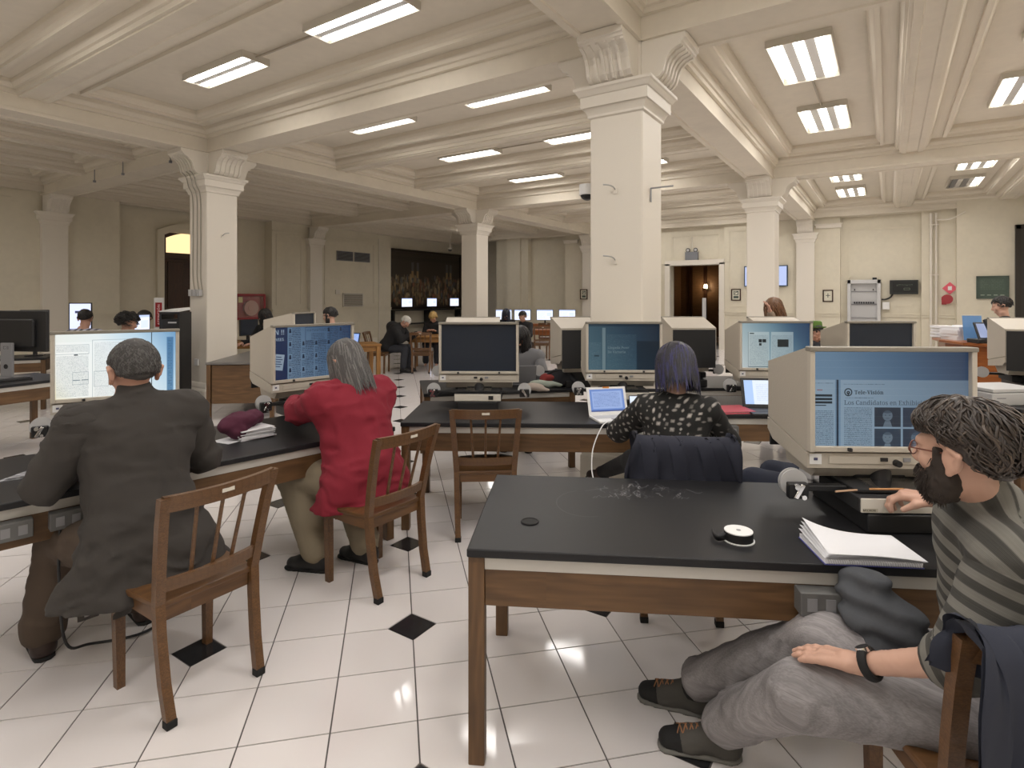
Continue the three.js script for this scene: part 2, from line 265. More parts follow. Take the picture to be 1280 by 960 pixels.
// dark corridor behind the doorway
{
  const dk = std('#ffffff', .5, { map: woodTex([.40, .29, .19], [.52, .39, .27], .4) }), c = structure('wall_corridor', 'dim brown corridor seen through the doorway');
  part('corridor_shell', [box(.1, 3.2, 6.1, -7.6, 1.6, -21.85), box(.1, 3.2, 6.1, -3.4, 1.6, -21.85), box(4.4, 3.2, .1, -5.5, 1.6, -24.9), box(4.4, .1, 6.1, -5.5, 3.2, -21.85), box(4.4, .1, 6.1, -5.5, -.07, -21.85)], dk, c);
  part('corridor_panelling', [[-7.1, 0], [-6.5, 0], [-5.2, 0], [-4.6, 0]].map(([x]) => box(.12, 2.9, .06, x, 1.45, -24.8)), M.doorwood, c);
  const s = thing('wall_sconce', 'small glowing wall lamp inside the dark corridor', 'lamp', [-6.45, 2.05, -24.78]);
  part('back_plate', box(.1, .22, .03, 0, 0, 0, .01), M.chrome, s); part('shade', cyl(.06, .09, .16, 0, .05, .12, 16), new THREE.MeshStandardMaterial({ color: 0xffffff, emissive: new THREE.Color(1, .75, .45), emissiveIntensity: 6 }), s);
  const p = new THREE.PointLight(new THREE.Color(1, .75, .45), .5); p.position.set(-6.45, 2.1, -24.45); p.castShadow = true; scene.add(p);
}
// wooden arched door in the left bay
{
  const d = structure('door_1', 'tall dark wooden double door with a lit arched fanlight', 'door'), x = -15.62, z0 = -8.6, z1 = -7.32, zc = (z0 + z1) / 2, hw = (z1 - z0) / 2;
  const arch = (w, y0, ys, rise, n = 14) => { const p = [[-w, y0], [w, y0]]; for (let i = 0; i <= n; i++) { const t = i / n; p.push([w - 2 * w * t, ys + rise * Math.sin(Math.PI * t)]); } return p; };
  const ex = (poly, holes, depth) => { const s = new THREE.Shape(poly.map(p => new THREE.Vector2(...p))); for (const h of holes) s.holes.push(new THREE.Path(h.map(p => new THREE.Vector2(...p)))); return norm(new THREE.ExtrudeGeometry(s, { depth, bevelEnabled: false })).rotateY(Math.PI / 2); };
  part('casing', ex(arch(hw + .16, 0, 3.33, .24), [arch(hw, .02, 3.22, .2)], .16).translate(x + .02, 0, zc), M.wall, d);
  part('leaf_frame', ex(arch(hw, .02, 3.22, .2), [arch(hw - .12, 2.78, 3.16, .15)], .1).translate(x - .1, 0, zc), M.doorwood, d);
  part('fanlight', ex(arch(hw - .12, 2.78, 3.16, .15), [], .02).translate(x - .04, 0, zc), new THREE.MeshStandardMaterial({ color: 0x221a10, roughness: .4, emissive: new THREE.Color(1, .72, .36), emissiveIntensity: 1.15 }), d, 'warm lit frosted pane');
  for (const [y0, y1] of [[.3, 1.1], [1.25, 2.55]]) for (const s of [-1, 1]) part('door_panel', box(.03, y1 - y0, .4, x + .01, (y0 + y1) / 2, zc + s * .29, .01), M.doorwood, d);
  part('rail', box(.05, .1, hw * 2 - .02, x + .02, 2.68, zc, .01), M.doorwood, d);
}
// ---------------------------------------------------------------- ceiling fittings: the glow of the tubes and an area light just below
const tubeMat = new THREE.MeshStandardMaterial({ color: 0xffffff, emissive: new THREE.Color(1, .98, .95), emissiveIntensity: 6 });
const deadMat = std([.2, .2, .2], .5), fitMat = std([.62, .58, .5], .4), reflMat = std([.75, .74, .72], .25, { metalness: .3 });
function fitting(x, z, w, l, n, alongX, label, group, dead = []) {
  const t = thing('ceiling_light', label, 'ceiling light', [x, CEIL - .075, z], alongX ? Math.PI / 2 : 0, group);
  part('housing', [box(w, .02, l, 0, .065, 0), box(.012, .075, l, -w / 2, .037, 0), box(.012, .075, l, w / 2, .037, 0), box(w, .075, .012, 0, .037, -l / 2), box(w, .075, .012, 0, .037, l / 2)], fitMat, t);
  const p = w / n; for (let i = 0; i < n; i++) part('tube', box(Math.min(.095, p * .5), .02, l - .06, -w / 2 + p * (i + .5), .018, 0, .008), dead.includes(i) ? deadMat : tubeMat, t);
  for (let i = 1; i < n; i++) part('reflector', box(p * .46, .02, l - .04, -w / 2 + p * i, .026, 0), reflMat, t);
  if (dead.length < n) {
    const L = new THREE.RectAreaLight(LAMP_COLOR, LAMP * (n - dead.length) / n, w * .9, l * .95); L.position.set(x, CEIL - .085, z); L.rotation.x = -Math.PI / 2; if (alongX) L.rotation.z = Math.PI / 2; scene.add(L);
  }
  return t;
}
const gC = 'twin strip lights in the middle bay', gR = 'square strip lights in the right bay', rows = { '-3.7': 'in the coffer before the girder joining both columns', '-6.1': 'in the first coffer beyond the girder of the thick column', '-8.33': 'in the second coffer beyond the girder of the thick column', '-10.68': 'in the third coffer beyond the girder of the thick column', '-12.8': 'in the far bay beyond the slim column', '-15': 'in the far bay beyond the slim column', '-17.2': 'in the far bay beyond the slim column' };
for (const x of [-6.42, -4.15]) for (const z of [-17.2, -15, -12.8, -10.68, -8.33, -6.1, -3.7, -1.45, .75, 3.1, 5.3]) fitting(x, z, .32, 1.24, 2, true, rows[z] ? (z > -11 ? (x < -5 ? 'left-hand twin strip light ' : 'right-hand twin strip light ') : 'twin strip light ') .replace('left-hand', 'cabled-column-side').replace('right-hand', 'thick-column-side') + rows[z] : 'white twin strip ceiling light in the unseen part of the middle bay', gC);
const rowR = { '-7.05': 'large square three-strip light just past the thick column', '-9.5': 'square three-strip light next before the cross girder', '-14.1': 'square three-strip light just past the cross girder', '-16.4': 'square three-strip light close to the back wall' };
for (const x of [-.77, 1.43]) for (const z of [-16.4, -14.1, -9.5, -7.05, -2.7, -.3, 3.8, 6.2]) { const bad = x > 1 && z < -16; fitting(x, z, .6, 1.25, 3, false, bad ? 'square ceiling light with two dead strips and only one lit' : rowR[z] ? rowR[z] + (x < 0 ? ', along the column girder' : ', beyond the first beam') : 'square white ceiling light in the unseen part of the right bay', bad ? undefined : gR, bad ? [0, 1] : []); }
for (const z of [-9.5, -7.05, -2.7]) fitting(3.6, z, .6, 1.25, 3, false, 'square white ceiling light by the right wall', gR);
for (const x of [-14, -12, -10.05]) for (const z of [-1.5, 3.6]) fitting(x, z, .32, 1.24, 2, true, 'added white twin strip light, out of view in the unseen part of the left aisle', 'added twin strip lights in the left aisle');  // out-of-view fittings added to brighten the dark left wall
for (const [x, z] of [[-10.3, -14.4], [-12.1, -16.3]]) fitting(x, z, .32, 1.24, 2, true, 'added fill twin strip light in the far end of the left aisle', 'added twin strip lights in the left aisle');  // two more added to lift the dim far left and back walls
// thin surface conduits joining the fittings
const condMat = std([.42, .37, .29], .5);
for (const z of [-3.7, -6.1, -8.33]) single('conduit', box(1.05, .02, .02, -5.285, CEIL - .03, z), condMat, 'thin ceiling conduit joining two twin strip lights', 'conduit', [0, 0, 0], 0, 'ceiling conduits in the middle bay');
single('conduit', box(.02, .02, 1.2, -.77, CEIL - .03, -8.27), condMat, 'thin ceiling conduit joining two square strip lights', 'conduit');
// ---------------------------------------------------------------- long desks with black tops
const TT = .745, outletMat = std([.13, .13, .127], .5);
function desk(L, W, x, z, deg, label, opt = {}) {
  const t = thing('reading_desk', label, 'desk', [x, 0, z], deg * D2R, opt.group);
  part('desktop', box(L, .03, W, 0, TT - .015, 0, .006), M.top, t, 'black laminate desktop');
  const hx = L / 2, hz = W / 2, lw = .056;
  for (const sx of [-1, 1]) for (const sz of [-1, 1]) part('leg', box(lw, TT - .03, lw, sx * (hx - lw / 2 - .004), (TT - .03) / 2, sz * (hz - lw / 2 - .01), .004), M.wood, t);
  for (const s of [-1, 1]) {
    part('metal_strip', box(L - 2 * lw - .01, .042, .02, 0, TT - .052, s * (hz - .025)), M.strip, t);
    part('apron', box(L - 2 * lw - .01, .125, .022, 0, TT - .137, s * (hz - .03), .003), M.wood, t);
    part('end_apron', box(.022, .167, W - 2 * lw - .02, s * (hx - .03), TT - .114, 0), M.wood, t);
  }
  part('cable_tray', box(L - .2, .012, .22, 0, TT - .2, -.1), M.black, t);
  for (const ox of opt.outlets ?? []) {
    const o = part('outlet_box', [box(.125, .075, .06, ox, TT - .115, hz + .005, .004)], outletMat, t);
    for (const s of [-1, 1]) part('socket', box(.03, .04, .004, ox + s * .028, TT - .115, hz + .036), M.grey, o);
  }
  for (const [gx, gz] of opt.grommets ?? []) part('cable_grommet', [cyl(.032, .034, .004, gx, TT + .001, gz, 24), norm(new THREE.TorusGeometry(.031, .004, 8, 24)).rotateX(Math.PI / 2).translate(gx, TT + .002, gz)], M.rubber, t);
  return t;
}
const pA = [-.466, -2.399], pC = plan(.296, 4.307), pD = plan(2.535, 4.57), pC2 = plan(-.178, 5.665), pD2 = plan(2.62, 5.86), pE = plan(4.3, 5.5);
const deskA = desk(2.1, .83, ...pA, 27.8, 'black-topped oak desk with scratched top, holding the film reel and open notebook', { outlets: [.09], grommets: [[-.85, .16]] });
const deskB = desk(2.25, .9, -3.371, -1.717, 80.2, 'long black-topped oak desk where the two older men read', { outlets: [-.8, -.62] });
const deskC = desk(2.1, .83, ...pC, 31.3, 'black-topped oak desk with the white laptop and the vacant chair');
const deskD = desk(2.1, .83, ...pD, 31, 'black-topped oak desk with the pink folder and dark laptop', { outlets: [-.93] });
const deskC2 = desk(1.42, .86, ...pC2, 44.9, 'black-topped desk with the coloured backpack, behind the desk with the white laptop');
const deskD2 = desk(2.1, .83, ...pD2, 34, 'black-topped desk behind the desk with the pink folder');
const deskE = desk(1.8, .83, ...plan(4.75, 4.9), 40, 'black-topped desk in front of the curved wooden reception counter');
// scratches in the near desktop's laminate
{
  const t = canvasTex(1024, 405, (c, w, h) => {
    c.fillStyle = '#242426'; c.fillRect(0, 0, w, h); c.strokeStyle = '#8c8c8e'; c.lineWidth = 1.7;
    for (let i = 0; i < 60; i++) { let x = w * (.22 + .2 * rnd()), y = h * (.12 + .2 * rnd()); c.beginPath(); c.moveTo(x, y); for (let k = 0; k < 4; k++) { x += rr(-9, 9); y += rr(-14, 14); c.lineTo(x, y); } c.globalAlpha = rr(.2, .9); c.stroke(); }
    c.globalAlpha = .3; c.beginPath(); c.ellipse(w * .2, h * .42, 60, 74, 0, 1.2, 4.4); c.stroke(); c.globalAlpha = .45; c.beginPath(); c.moveTo(w * .2, h * .24); c.lineTo(w * .25, h * .17); c.stroke(); c.globalAlpha = 1;
  });
  const d = deskA.children.find(o => o.name === 'desktop'), m = M.top.clone(); m.map = t; m.color.setRGB(1, 1, 1); d.material = m; d.userData.label = 'black laminate desktop with pale scratches';
  const p = d.geometry.attributes.position, uv = d.geometry.attributes.uv; for (let i = 0; i < p.count; i++) uv.setXY(i, clamp((p.getX(i) + 1.05) / 2.1), clamp(1 - (p.getZ(i) + .415) / .83));
}
// ---------------------------------------------------------------- pictures on the reader screens (projected film pages)
const greek = (c, x, y, w, h, lh, col, den = 1) => { c.fillStyle = col; for (let yy = y; yy < y + h; yy += lh) { let xx = x; while (xx < x + w) { const l = rr(.6, 3) * lh * .9; c.globalAlpha = rr(.35, .9) * den; c.fillRect(xx, yy, Math.min(l, x + w - xx), lh * .45); xx += l + lh * .35; } } c.globalAlpha = 1; };
const fadeLR = (c, w, h, stops) => { const g = c.createLinearGradient(0, h, w, 0); stops.forEach(([t, s]) => g.addColorStop(t, s)); c.fillStyle = g; c.fillRect(0, 0, w, h); };
function portrait(c, x, y, w, h, dark, light) { c.fillStyle = dark; c.fillRect(x, y, w, h); c.fillStyle = light; c.globalAlpha = .55; c.beginPath(); c.ellipse(x + w * .5, y + h * .42, w * .19, h * .27, 0, 0, 7); c.fill(); c.beginPath(); c.moveTo(x + w * .4, y + h * .7); c.lineTo(x + w * .6, y + h * .7); c.lineTo(x + w * .68, y + h); c.lineTo(x + w * .32, y + h); c.fill(); c.globalAlpha = .5; c.fillStyle = dark; c.beginPath(); c.ellipse(x + w * .5, y + h * .2, w * .2, h * .1, 0, 0, 7); c.fill(); for (const s of [-1, 1]) { c.beginPath(); c.ellipse(x + w * (.5 + s * .08), y + h * .4, w * .035, h * .025, 0, 0, 7); c.fill(); } c.fillRect(x + w * .44, y + h * .55, w * .12, h * .025); c.globalAlpha = 1; }
const SCR = {
  tv: canvasTex(1024, 640, (c, w, h) => {
    fadeLR(c, w, h, [[0, '#8fb0cc'], [.35, '#7d9fbe'], [.65, '#587a9c'], [1, '#33496a']]);
    c.fillStyle = 'rgba(215,232,242,.4)'; c.fillRect(0, 195, 150, h); c.fillRect(185, 195, w, h); c.fillStyle = '#2a3d52'; c.fillRect(158, 195, 14, h);
    greek(c, 205, 222, 270, 8, 9, '#2a3d52', .6); c.strokeStyle = '#22323f'; c.lineWidth = 7; c.beginPath(); c.arc(236, 277, 23, 0, 7); c.stroke(); c.beginPath(); c.arc(236, 280, 8, 0, 7); c.stroke(); c.fillStyle = '#22323f'; c.fillRect(232, 280, 8, 20);
    c.font = 'bold 34px serif'; c.fillText('Tele-Visión', 276, 290); greek(c, 215, 312, 190, 8, 9, '#2a3d52', .7); c.font = '40px serif'; c.fillText('Los Candidatos en Exhibición', 208, 360);
    greek(c, 208, 378, 185, 262, 9, '#2a3d52', .75); greek(c, 0, 216, 135, 8, 9, '#2a3d52', .6); c.fillStyle = '#22323f'; for (const y of [292, 316, 338]) c.fillRect(0, y, 130, 15); c.fillRect(0, 362, 90, 6); greek(c, 0, 400, 138, 240, 9, '#2a3d52', .7); c.fillStyle = '#a33'; c.globalAlpha = .5; c.fillRect(30, 260, 36, 7); c.globalAlpha = 1;
    portrait(c, 408, 376, 172, 128, '#26364a', '#a9c0d0'); portrait(c, 594, 376, 172, 128, '#2b3d55', '#8aa3b8'); portrait(c, 408, 516, 172, 140, '#30445a', '#b4c9d6'); portrait(c, 594, 516, 172, 140, '#2b3d55', '#93abc0');
    greek(c, 780, 380, 240, 260, 9, '#22344a', .6); c.globalAlpha = .08; c.fillStyle = '#fff'; for (let y = 20; y < h; y += 46) c.fillRect(0, y, w, 3); c.globalAlpha = 1;
  }),
  white: canvasTex(1024, 640, (c, w, h) => {
    fadeLR(c, w, h, [[0, '#e6e0bd'], [.12, '#eef0e6'], [.5, '#e9f1f2'], [.75, '#bcd8ea'], [1, '#6f9cc4']]);
    c.fillStyle = 'rgba(255,255,255,.35)'; c.fillRect(10, 85, 700, 545); c.strokeStyle = '#93a2a8'; c.lineWidth = 3; c.strokeRect(300, 70, 420, 600); c.strokeRect(-5, 112, 275, 90); c.strokeRect(140, 380, 125, 120); c.strokeRect(312, 380, 120, 150);
    greek(c, 12, 120, 250, 60, 8, '#77858b', .7); greek(c, 12, 220, 255, 400, 8, '#77858b', .75); greek(c, 315, 95, 390, 530, 8, '#77858b', .55); c.fillStyle = '#4c5458'; c.fillRect(150, 205, 32, 12); for (let i = 0; i < 5; i++) c.fillRect(195 + i * 16, 203, 6, 4);
    c.fillStyle = '#7d8c92'; c.fillRect(140, 455, 60, 8); c.fillRect(212, 455, 55, 8); c.fillStyle = '#1e2a33'; c.fillRect(800, 0, 7, h); c.fillStyle = 'rgba(30,80,130,.55)'; c.fillRect(940, 60, 60, 560); greek(c, 950, 80, 40, 540, 16, '#27506f', .8);
  }),
  ads: canvasTex(1024, 640, (c, w, h) => {
    fadeLR(c, w, h, [[0, '#a9c8e6'], [.4, '#88acd0'], [.75, '#5c83ae'], [1, '#38598a']]); c.fillStyle = '#2c4370'; c.fillRect(0, 0, 165, h); c.fillStyle = '#c6dcf2'; c.font = 'bold 78px sans-serif'; c.fillText('N !!', 0, 92); c.font = 'bold 48px sans-serif'; c.fillText('IVIES', 0, 168);
    c.save(); c.translate(18, 320); c.rotate(.14); c.fillRect(0, 0, 112, 190); c.fillStyle = '#2c4370'; for (let i = 0; i < 5; i++) c.fillRect(10, 28 + i * 28, 66 + (i % 2) * 18, 9); c.restore();
    for (let k = 0; k < 5; k++) for (let r = 0; r < 4; r++) { const x = 180 + k * 170, y = 20 + r * 158; if (r === 0 && (k === 1 || k === 2)) continue; greek(c, x + 44, y, 110, 70, 17, '#12264a', 1); greek(c, x, y + 80, 155, 64, 15, '#12264a', 1); c.fillStyle = '#142a4c'; c.beginPath(); c.arc(x + 18, y + 20, 12, 0, 7); c.fill(); c.fillRect(x + 4, y + 32, 28, 26); }
    c.strokeStyle = '#1d3458'; c.lineWidth = 5; c.strokeRect(395, 16, 330, 215); greek(c, 410, 38, 300, 30, 18, '#1d3458'); greek(c, 470, 92, 180, 80, 14, '#1d3458'); greek(c, 410, 185, 300, 30, 12, '#1d3458');
  }),
  dark: canvasTex(1024, 640, (c, w, h) => {
    fadeLR(c, w, h, [[0, '#6f98ac'], [.3, '#5a8296'], [.6, '#3d5f78'], [1, '#22384f']]); greek(c, 15, 260, 170, 370, 12, '#c4dbe0', .5); greek(c, 270, 150, 420, 480, 13, '#b7d2da', .45); c.globalAlpha = .6; c.fillStyle = '#cfe4e8'; c.fillRect(205, 60, 46, h); c.font = 'bold 46px serif'; c.fillText('Llegada Pone', 280, 345); c.fillText('De Victoria', 280, 405); c.globalAlpha = .5; c.fillStyle = '#162635'; c.fillRect(700, 240, 330, 400); c.fillRect(90, 430, 70, 22); c.globalAlpha = 1; c.fillStyle = '#20364a'; c.globalAlpha = .5; c.fillRect(0, 0, w, 40); c.globalAlpha = 1;
  }),
  pages: canvasTex(1024, 640, (c, w, h) => {
    fadeLR(c, w, h, [[0, '#dfeaec'], [.25, '#bcd2d8'], [.55, '#7fa3b4'], [.8, '#3e6382'], [1, '#26456a']]); c.fillStyle = 'rgba(225,238,238,.6)'; c.fillRect(110, 130, 310, 480); c.fillRect(450, 130, 330, 480); c.strokeStyle = '#22343e'; c.lineWidth = 8; c.beginPath(); c.moveTo(105, 618); c.lineTo(760, 618); c.stroke(); c.lineWidth = 4; c.beginPath(); c.moveTo(106, 130); c.lineTo(106, 618); c.stroke();
    greek(c, 122, 175, 285, 420, 11, '#4c626c', .6); greek(c, 462, 175, 305, 420, 11, '#3f5666', .6); c.fillStyle = '#1a262c'; c.fillRect(128, 145, 66, 14); c.fillRect(262, 232, 50, 46); c.fillRect(320, 232, 55, 46); c.fillRect(270, 290, 36, 32); c.fillRect(545, 235, 165, 105); c.fillRect(480, 540, 180, 60); c.fillStyle = '#8aa'; c.fillRect(530, 570, 50, 30);
  }),
};
// ---------------------------------------------------------------- microfilm readers (front of the hood at local z = 0, facing +z)
function reader(x, z, deg, label, o = {}) {
  const W = o.W ?? .62, t = thing('microfilm_reader', label, 'film reader', [x, o.y ?? TT, z], deg * D2R, o.group), h = W / 2, D = o.D ?? .37;
  part('hood', [sweepX([[0, .665], [0, .262], [-D, .325], [-D, .572], [-D * .1, .656]], -h, h)], M.shell, t);
  part('hood_base', [sweepX([[.002, .257], [.002, .2], [-D * .86, .235], [-D - .002, .27], [-D - .002, .32]], -h - .002, h + .002)], M.shell, t);
  part('underside', sweepX([[-.01, .205], [-.07, .148], [-D * .8, .15], [-D * .9, .24]], -h + .05, h - .05), M.shell, t);
  part('rear_panel', box(W - .02, .36, .012, 0, .375, -D - .004), M.matte, t, 'black rear panel');
  const fr = part('screen_frame', [box(.02, .4, .03, -h + .01, .465, .01, .004), box(.02, .4, .03, h - .01, .465, .01, .004), box(W - .03, .022, .02, 0, .275, .006, .004)], M.bezel, t);
  part('top_lip', box(W + .004, .018, .045, 0, .659, .008, .004), M.bezelDark, fr);
  const sg = box(W - .036, .372, .004, 0, .468, .003), p = sg.attributes.position; for (let i = 0; i < p.count; i++) sg.attributes.uv.setXY(i, (p.getX(i) + h - .018) / (W - .036), (p.getY(i) - .282) / .372);
  part('screen', sg, o.screen ? glow(o.screen, o.k ?? 1) : M.screenoff, t, o.screen ? 'lit film screen showing a printed page' : 'unlit dark blue screen');
  for (const s of [-.16, .16]) part('screen_clip', box(.014, .014, .016, s * W / .62, .276, .022, .003), M.black, t);
  part('number_sticker', box(.045, .04, .002, -h + .03, .235, .004), M.white, t, 'small white sticker with a dark number'); part('sticker_print', box(.014, .01, .001, -h + .03, .235, .0056), std([.08, .08, .16], .6), t);
  const cp = part('control_strip', box(W * .84, .03, .006, .03, .232, .003, .002), M.bezel, t); part('knob', cyl(.012, .013, .026, .02, .224, .016, 16, 'z'), M.black, cp); part('rocker_switch', box(.026, .014, .008, -.025, .236, .007), M.black, cp); part('rocker_switch', box(.026, .014, .008, .06, .236, .007), M.grey, cp);
  // film stage and base
  part('base', [box(.31, .07, .42, 0, .035, -.08, .008), box(.2, .14, .2, 0, .1, -.16, .01)], M.black, t);
  const st = part('film_stage', [box(.36, .055, .3, 0, .1, -.03, .005), box(.34, .012, .2, 0, .138, -.02, .003)], M.matte, t);
  part('stage_front', box(.352, .052, .008, 0, .1, .123, .003), M.cream, st, 'cream front plate'); part('power_switch', box(.036, .03, .006, .1, .1, .129, .002), M.black, st);
  part('glass_flat', box(.2, .006, .13, 0, .148, .02), M.glass, st);
  if (o.brand) { const bt = canvasTex(128, 32, (c, w, hh) => { c.fillStyle = '#b9b2a0'; c.fillRect(0, 0, w, hh); c.fillStyle = '#15130f'; c.font = 'bold 26px sans-serif'; c.fillText('MICRON', 4, 26); }); const bg = new THREE.PlaneGeometry(.055, .013); part('maker_lettering', bg.translate(-.145, .084, .1275), std('#ffffff', .5, { map: bt }), st); }
  part('lens_barrel', cyl(.035, .04, .05, 0, .17, -.06, 20), M.darkmetal, t);
  for (const s of [-1, 1]) {
    const a = part('film_arm', [box(.2, .022, .035, s * .26, .125, 0, .004), box(.075, .06, .03, s * .355, .118, .018, .006)], M.black, t);
    const sp = part('film_spool', [cyl(.052, .052, .004, s * .355, .138, -.012, 28, 'z'), cyl(.052, .052, .004, s * .355, .138, -.032, 28, 'z'), cyl(.036, .036, .022, s * .355, .138, -.022, 24, 'z')], M.lightgrey, t, 'pale film spool');
    part('crank', [box(.018, .062, .008, s * .355, .118, .038, .004, [0, 0, .5 * s]), cyl(.009, .009, .014, s * .355 + .012, .1, .045, 12, 'z'), cyl(.011, .011, .014, s * .355 - .011, .138, .042, 12, 'z')], M.chrome, sp); void a;
  }
  return t;
}
reader(.003, -2.632, 31, 'beige film reader with a blue newspaper page of portraits on its screen', { screen: SCR.tv, k: .41, brand: true });
reader(-3.77, -1.53, 64, 'beige film reader with a bright white newspaper page on its screen', { screen: SCR.white, k: .8 });
reader(-3.48, -2.675, 79, 'beige film reader with blue classified advertisements on its screen', { screen: SCR.ads, k: .3 });
reader(-2.665, -3.578, 32.5, 'beige film reader with an empty dark screen behind the vacant chair', {});
reader(-1.752, -4.268, 32, 'beige film reader with a dim teal newspaper column, beside the woman with blue hair', { screen: SCR.dark, k: .27, W: .6 });
reader(-.774, -5.08, 30, 'beige film reader showing two small pale newspaper pages, above the dark laptop', { screen: SCR.pages, k: .5, W: .58 });
reader(-.06, -5.52, 34, 'beige film reader with an empty dark screen in front of the electrical cabinet', { W: .56 });
reader(-3.43, -4.519, 214, 'film reader seen from behind, standing back to back with the empty-screened one', { W: .52 });
reader(-2.643, -5.13, 224, 'film reader seen from behind beside the coloured backpack', { W: .46 });
reader(-1.741, -5.775, 213.4, 'film reader seen from behind with its black back above the blue-haired woman', { W: .42 });
reader(-1.0, -6.27, 213.4, 'film reader seen from behind the one with two small pages', { W: .46 });
reader(1.1, -7.235, 192, 'film reader seen from behind next to the grey printer by the reception desk', { W: .6 });
// ---------------------------------------------------------------- chairs
function chair(x, z, face, label, opt = {}) {       // faces +z locally; face: heading of the sitter in degrees
  const t = thing('wooden_chair', label, 'chair', [x, 0, z], face * D2R, opt.group), m = opt.mat ?? M.chairwood;
  const sw = .2, sd = .19, SH = .445;
  const seat = []; for (let i = 0; i <= 20; i++) { const a = i / 20 * Math.PI; seat.push([Math.cos(a) * (sw + .012), sd - .06 + Math.sin(a) * .075]); } seat.push([-sw + .012, -sd], [sw - .012, -sd]);
  part('seat', slab(seat.reverse(), .024, SH - .024, .006), m, t);
  part('seat_rail', [box(2 * sw - .05, .05, .018, 0, SH - .05, sd - .02), box(2 * sw - .06, .05, .018, 0, SH - .05, -sd + .01), box(.018, .05, 2 * sd - .05, -sw + .014, SH - .05, 0), box(.018, .05, 2 * sd - .05, sw - .014, SH - .05, 0)], m, t);
  const bend = (pts, w0, d0) => { const gs = []; for (let i = 0; i + 1 < pts.length; i++) { const [a, b] = [pts[i], pts[i + 1]], ws = [w0(a[1]), w0(b[1])], q = (p, w) => [[p[0] - w / 2, p[1], p[2] - d0 / 2], [p[0] + w / 2, p[1], p[2] - d0 / 2], [p[0] + w / 2, p[1], p[2] + d0 / 2], [p[0] - w / 2, p[1], p[2] + d0 / 2]], A = q(a, ws[0]), B = q(b, ws[1]); gs.push(quads([0, 1, 2, 3].map(e => [B[e], B[(e + 1) % 4], A[(e + 1) % 4], A[e]]))); if (i === 0) gs.push(quads([[A[0], A[1], A[2], A[3]]])); if (i === pts.length - 2) gs.push(quads([[B[3], B[2], B[1], B[0]]])); } return join(gs); };
  for (const s of [-1, 1]) {
    part('front_leg', bend([[s * (sw - .018), 0, sd - .035], [s * (sw - .015), SH - .02, sd - .03]], y => .03 + .012 * y / SH, .036), m, t);
    part('back_post', bend([[s * (sw - .02), .025, -sd - .06], [s * (sw - .015), .15, -sd - .03], [s * (sw - .01), .32, -sd - .008], [s * (sw - .008), SH, -sd], [s * (sw + .002), .6, -sd - .03], [s * (sw + .012), .75, -sd - .065], [s * (sw + .02), .87, -sd - .1]], () => .036, .034), m, t);
    part('foot_cap', box(.04, .03, .038, s * (sw - .02), .015, -sd - .062, .004), M.rubber, t);
  }
  const arc = (y, z0, hw, hh, th, dip) => { const q = []; const n = 14; for (let i = 0; i < n; i++) { const f = u => { const xx = -hw + 2 * hw * u, b = dip * (1 - (2 * u - 1) ** 2); return [xx, z0 - b]; }; const [xa, za] = f(i / n), [xb, zb] = f((i + 1) / n), ya = y - hh / 2, yb = y + hh / 2, zo = -.012; q.push([[xa, ya, za], [xb, ya, zb], [xb, yb, zb + zo], [xa, yb, za + zo]], [[xb, ya, zb - th], [xa, ya, za - th], [xa, yb, za - th + zo], [xb, yb, zb - th + zo]], [[xa, yb, za + zo], [xb, yb, zb + zo], [xb, yb, zb - th + zo], [xa, yb, za - th + zo]], [[xa, ya, za - th], [xb, ya, zb - th], [xb, ya, zb], [xa, ya, za]]); } return quads(q); };
  part('top_rail', arc(.845, -sd - .075, sw + .022, .062, .022, .038), m, t); part('lower_rail', arc(.515, -sd + .0, sw - .02, .05, .02, .025), m, t);
  for (const k of [-1, 0, 1]) part('spindle', rod([k * .082, .53, -sd - .008 - .018 * (1 - k * k * .3)], [k * .098, .825, -sd - .1 - .008 * (1 - k * k)], .0085, .0075, 8), m, t);
  part('number_plate', box(.05, .016, .003, 0, .852, -sd - .142, .001), M.cream, t, 'small pale number plate');
  return t;
}
chair(-2.49, -1.26, -90, 'brown wooden spindle-back chair under the man in the dark jacket');
chair(-2.48, -2.31, -92, 'brown wooden spindle-back chair under the man in red');
{ const [x, z] = plan(-.19, 4.02); chair(x, z, 180 + 33 + 4, 'vacant brown wooden spindle-back chair pushed up to the desk'); }
{ const [x, z] = plan(.86, 3.06); chair(x, z, 180 + 33 - 6, 'wooden chair with a navy jacket hung over its back'); }
{ const [x, z] = plan(1.74, 3.12); chair(x, z, 180 + 33 + 40, 'wooden chair of the person half hidden behind the reader with portraits'); }
// ---------------------------------------------------------------- bodies: distance fields meshed as one continuous surface
const sub3 = (a, b) => [a[0] - b[0], a[1] - b[1], a[2] - b[2]], add3 = (a, b, k = 1) => [a[0] + b[0] * k, a[1] + b[1] * k, a[2] + b[2] * k], dot3 = (a, b) => a[0] * b[0] + a[1] * b[1] + a[2] * b[2], len3 = a => Math.hypot(...a), nrm = a => { const l = len3(a) || 1; return [a[0] / l, a[1] / l, a[2] / l]; }, cross3 = (a, b) => [a[1] * b[2] - a[2] * b[1], a[2] * b[0] - a[0] * b[2], a[0] * b[1] - a[1] * b[0]], mix3 = (a, b, t) => [lerp(a[0], b[0], t), lerp(a[1], b[1], t), lerp(a[2], b[2], t)];
const cap = (a, b, r1, r2 = r1, k = .03) => ({ t: 0, a, b, r1, r2, k });
const ell = (c, r, B = [[1, 0, 0], [0, 1, 0], [0, 0, 1]], k = .03) => ({ t: 1, c, r, B, k });
const plane = (p, n) => ({ t: 2, p, n: nrm(n) });          // keeps what lies behind the plane
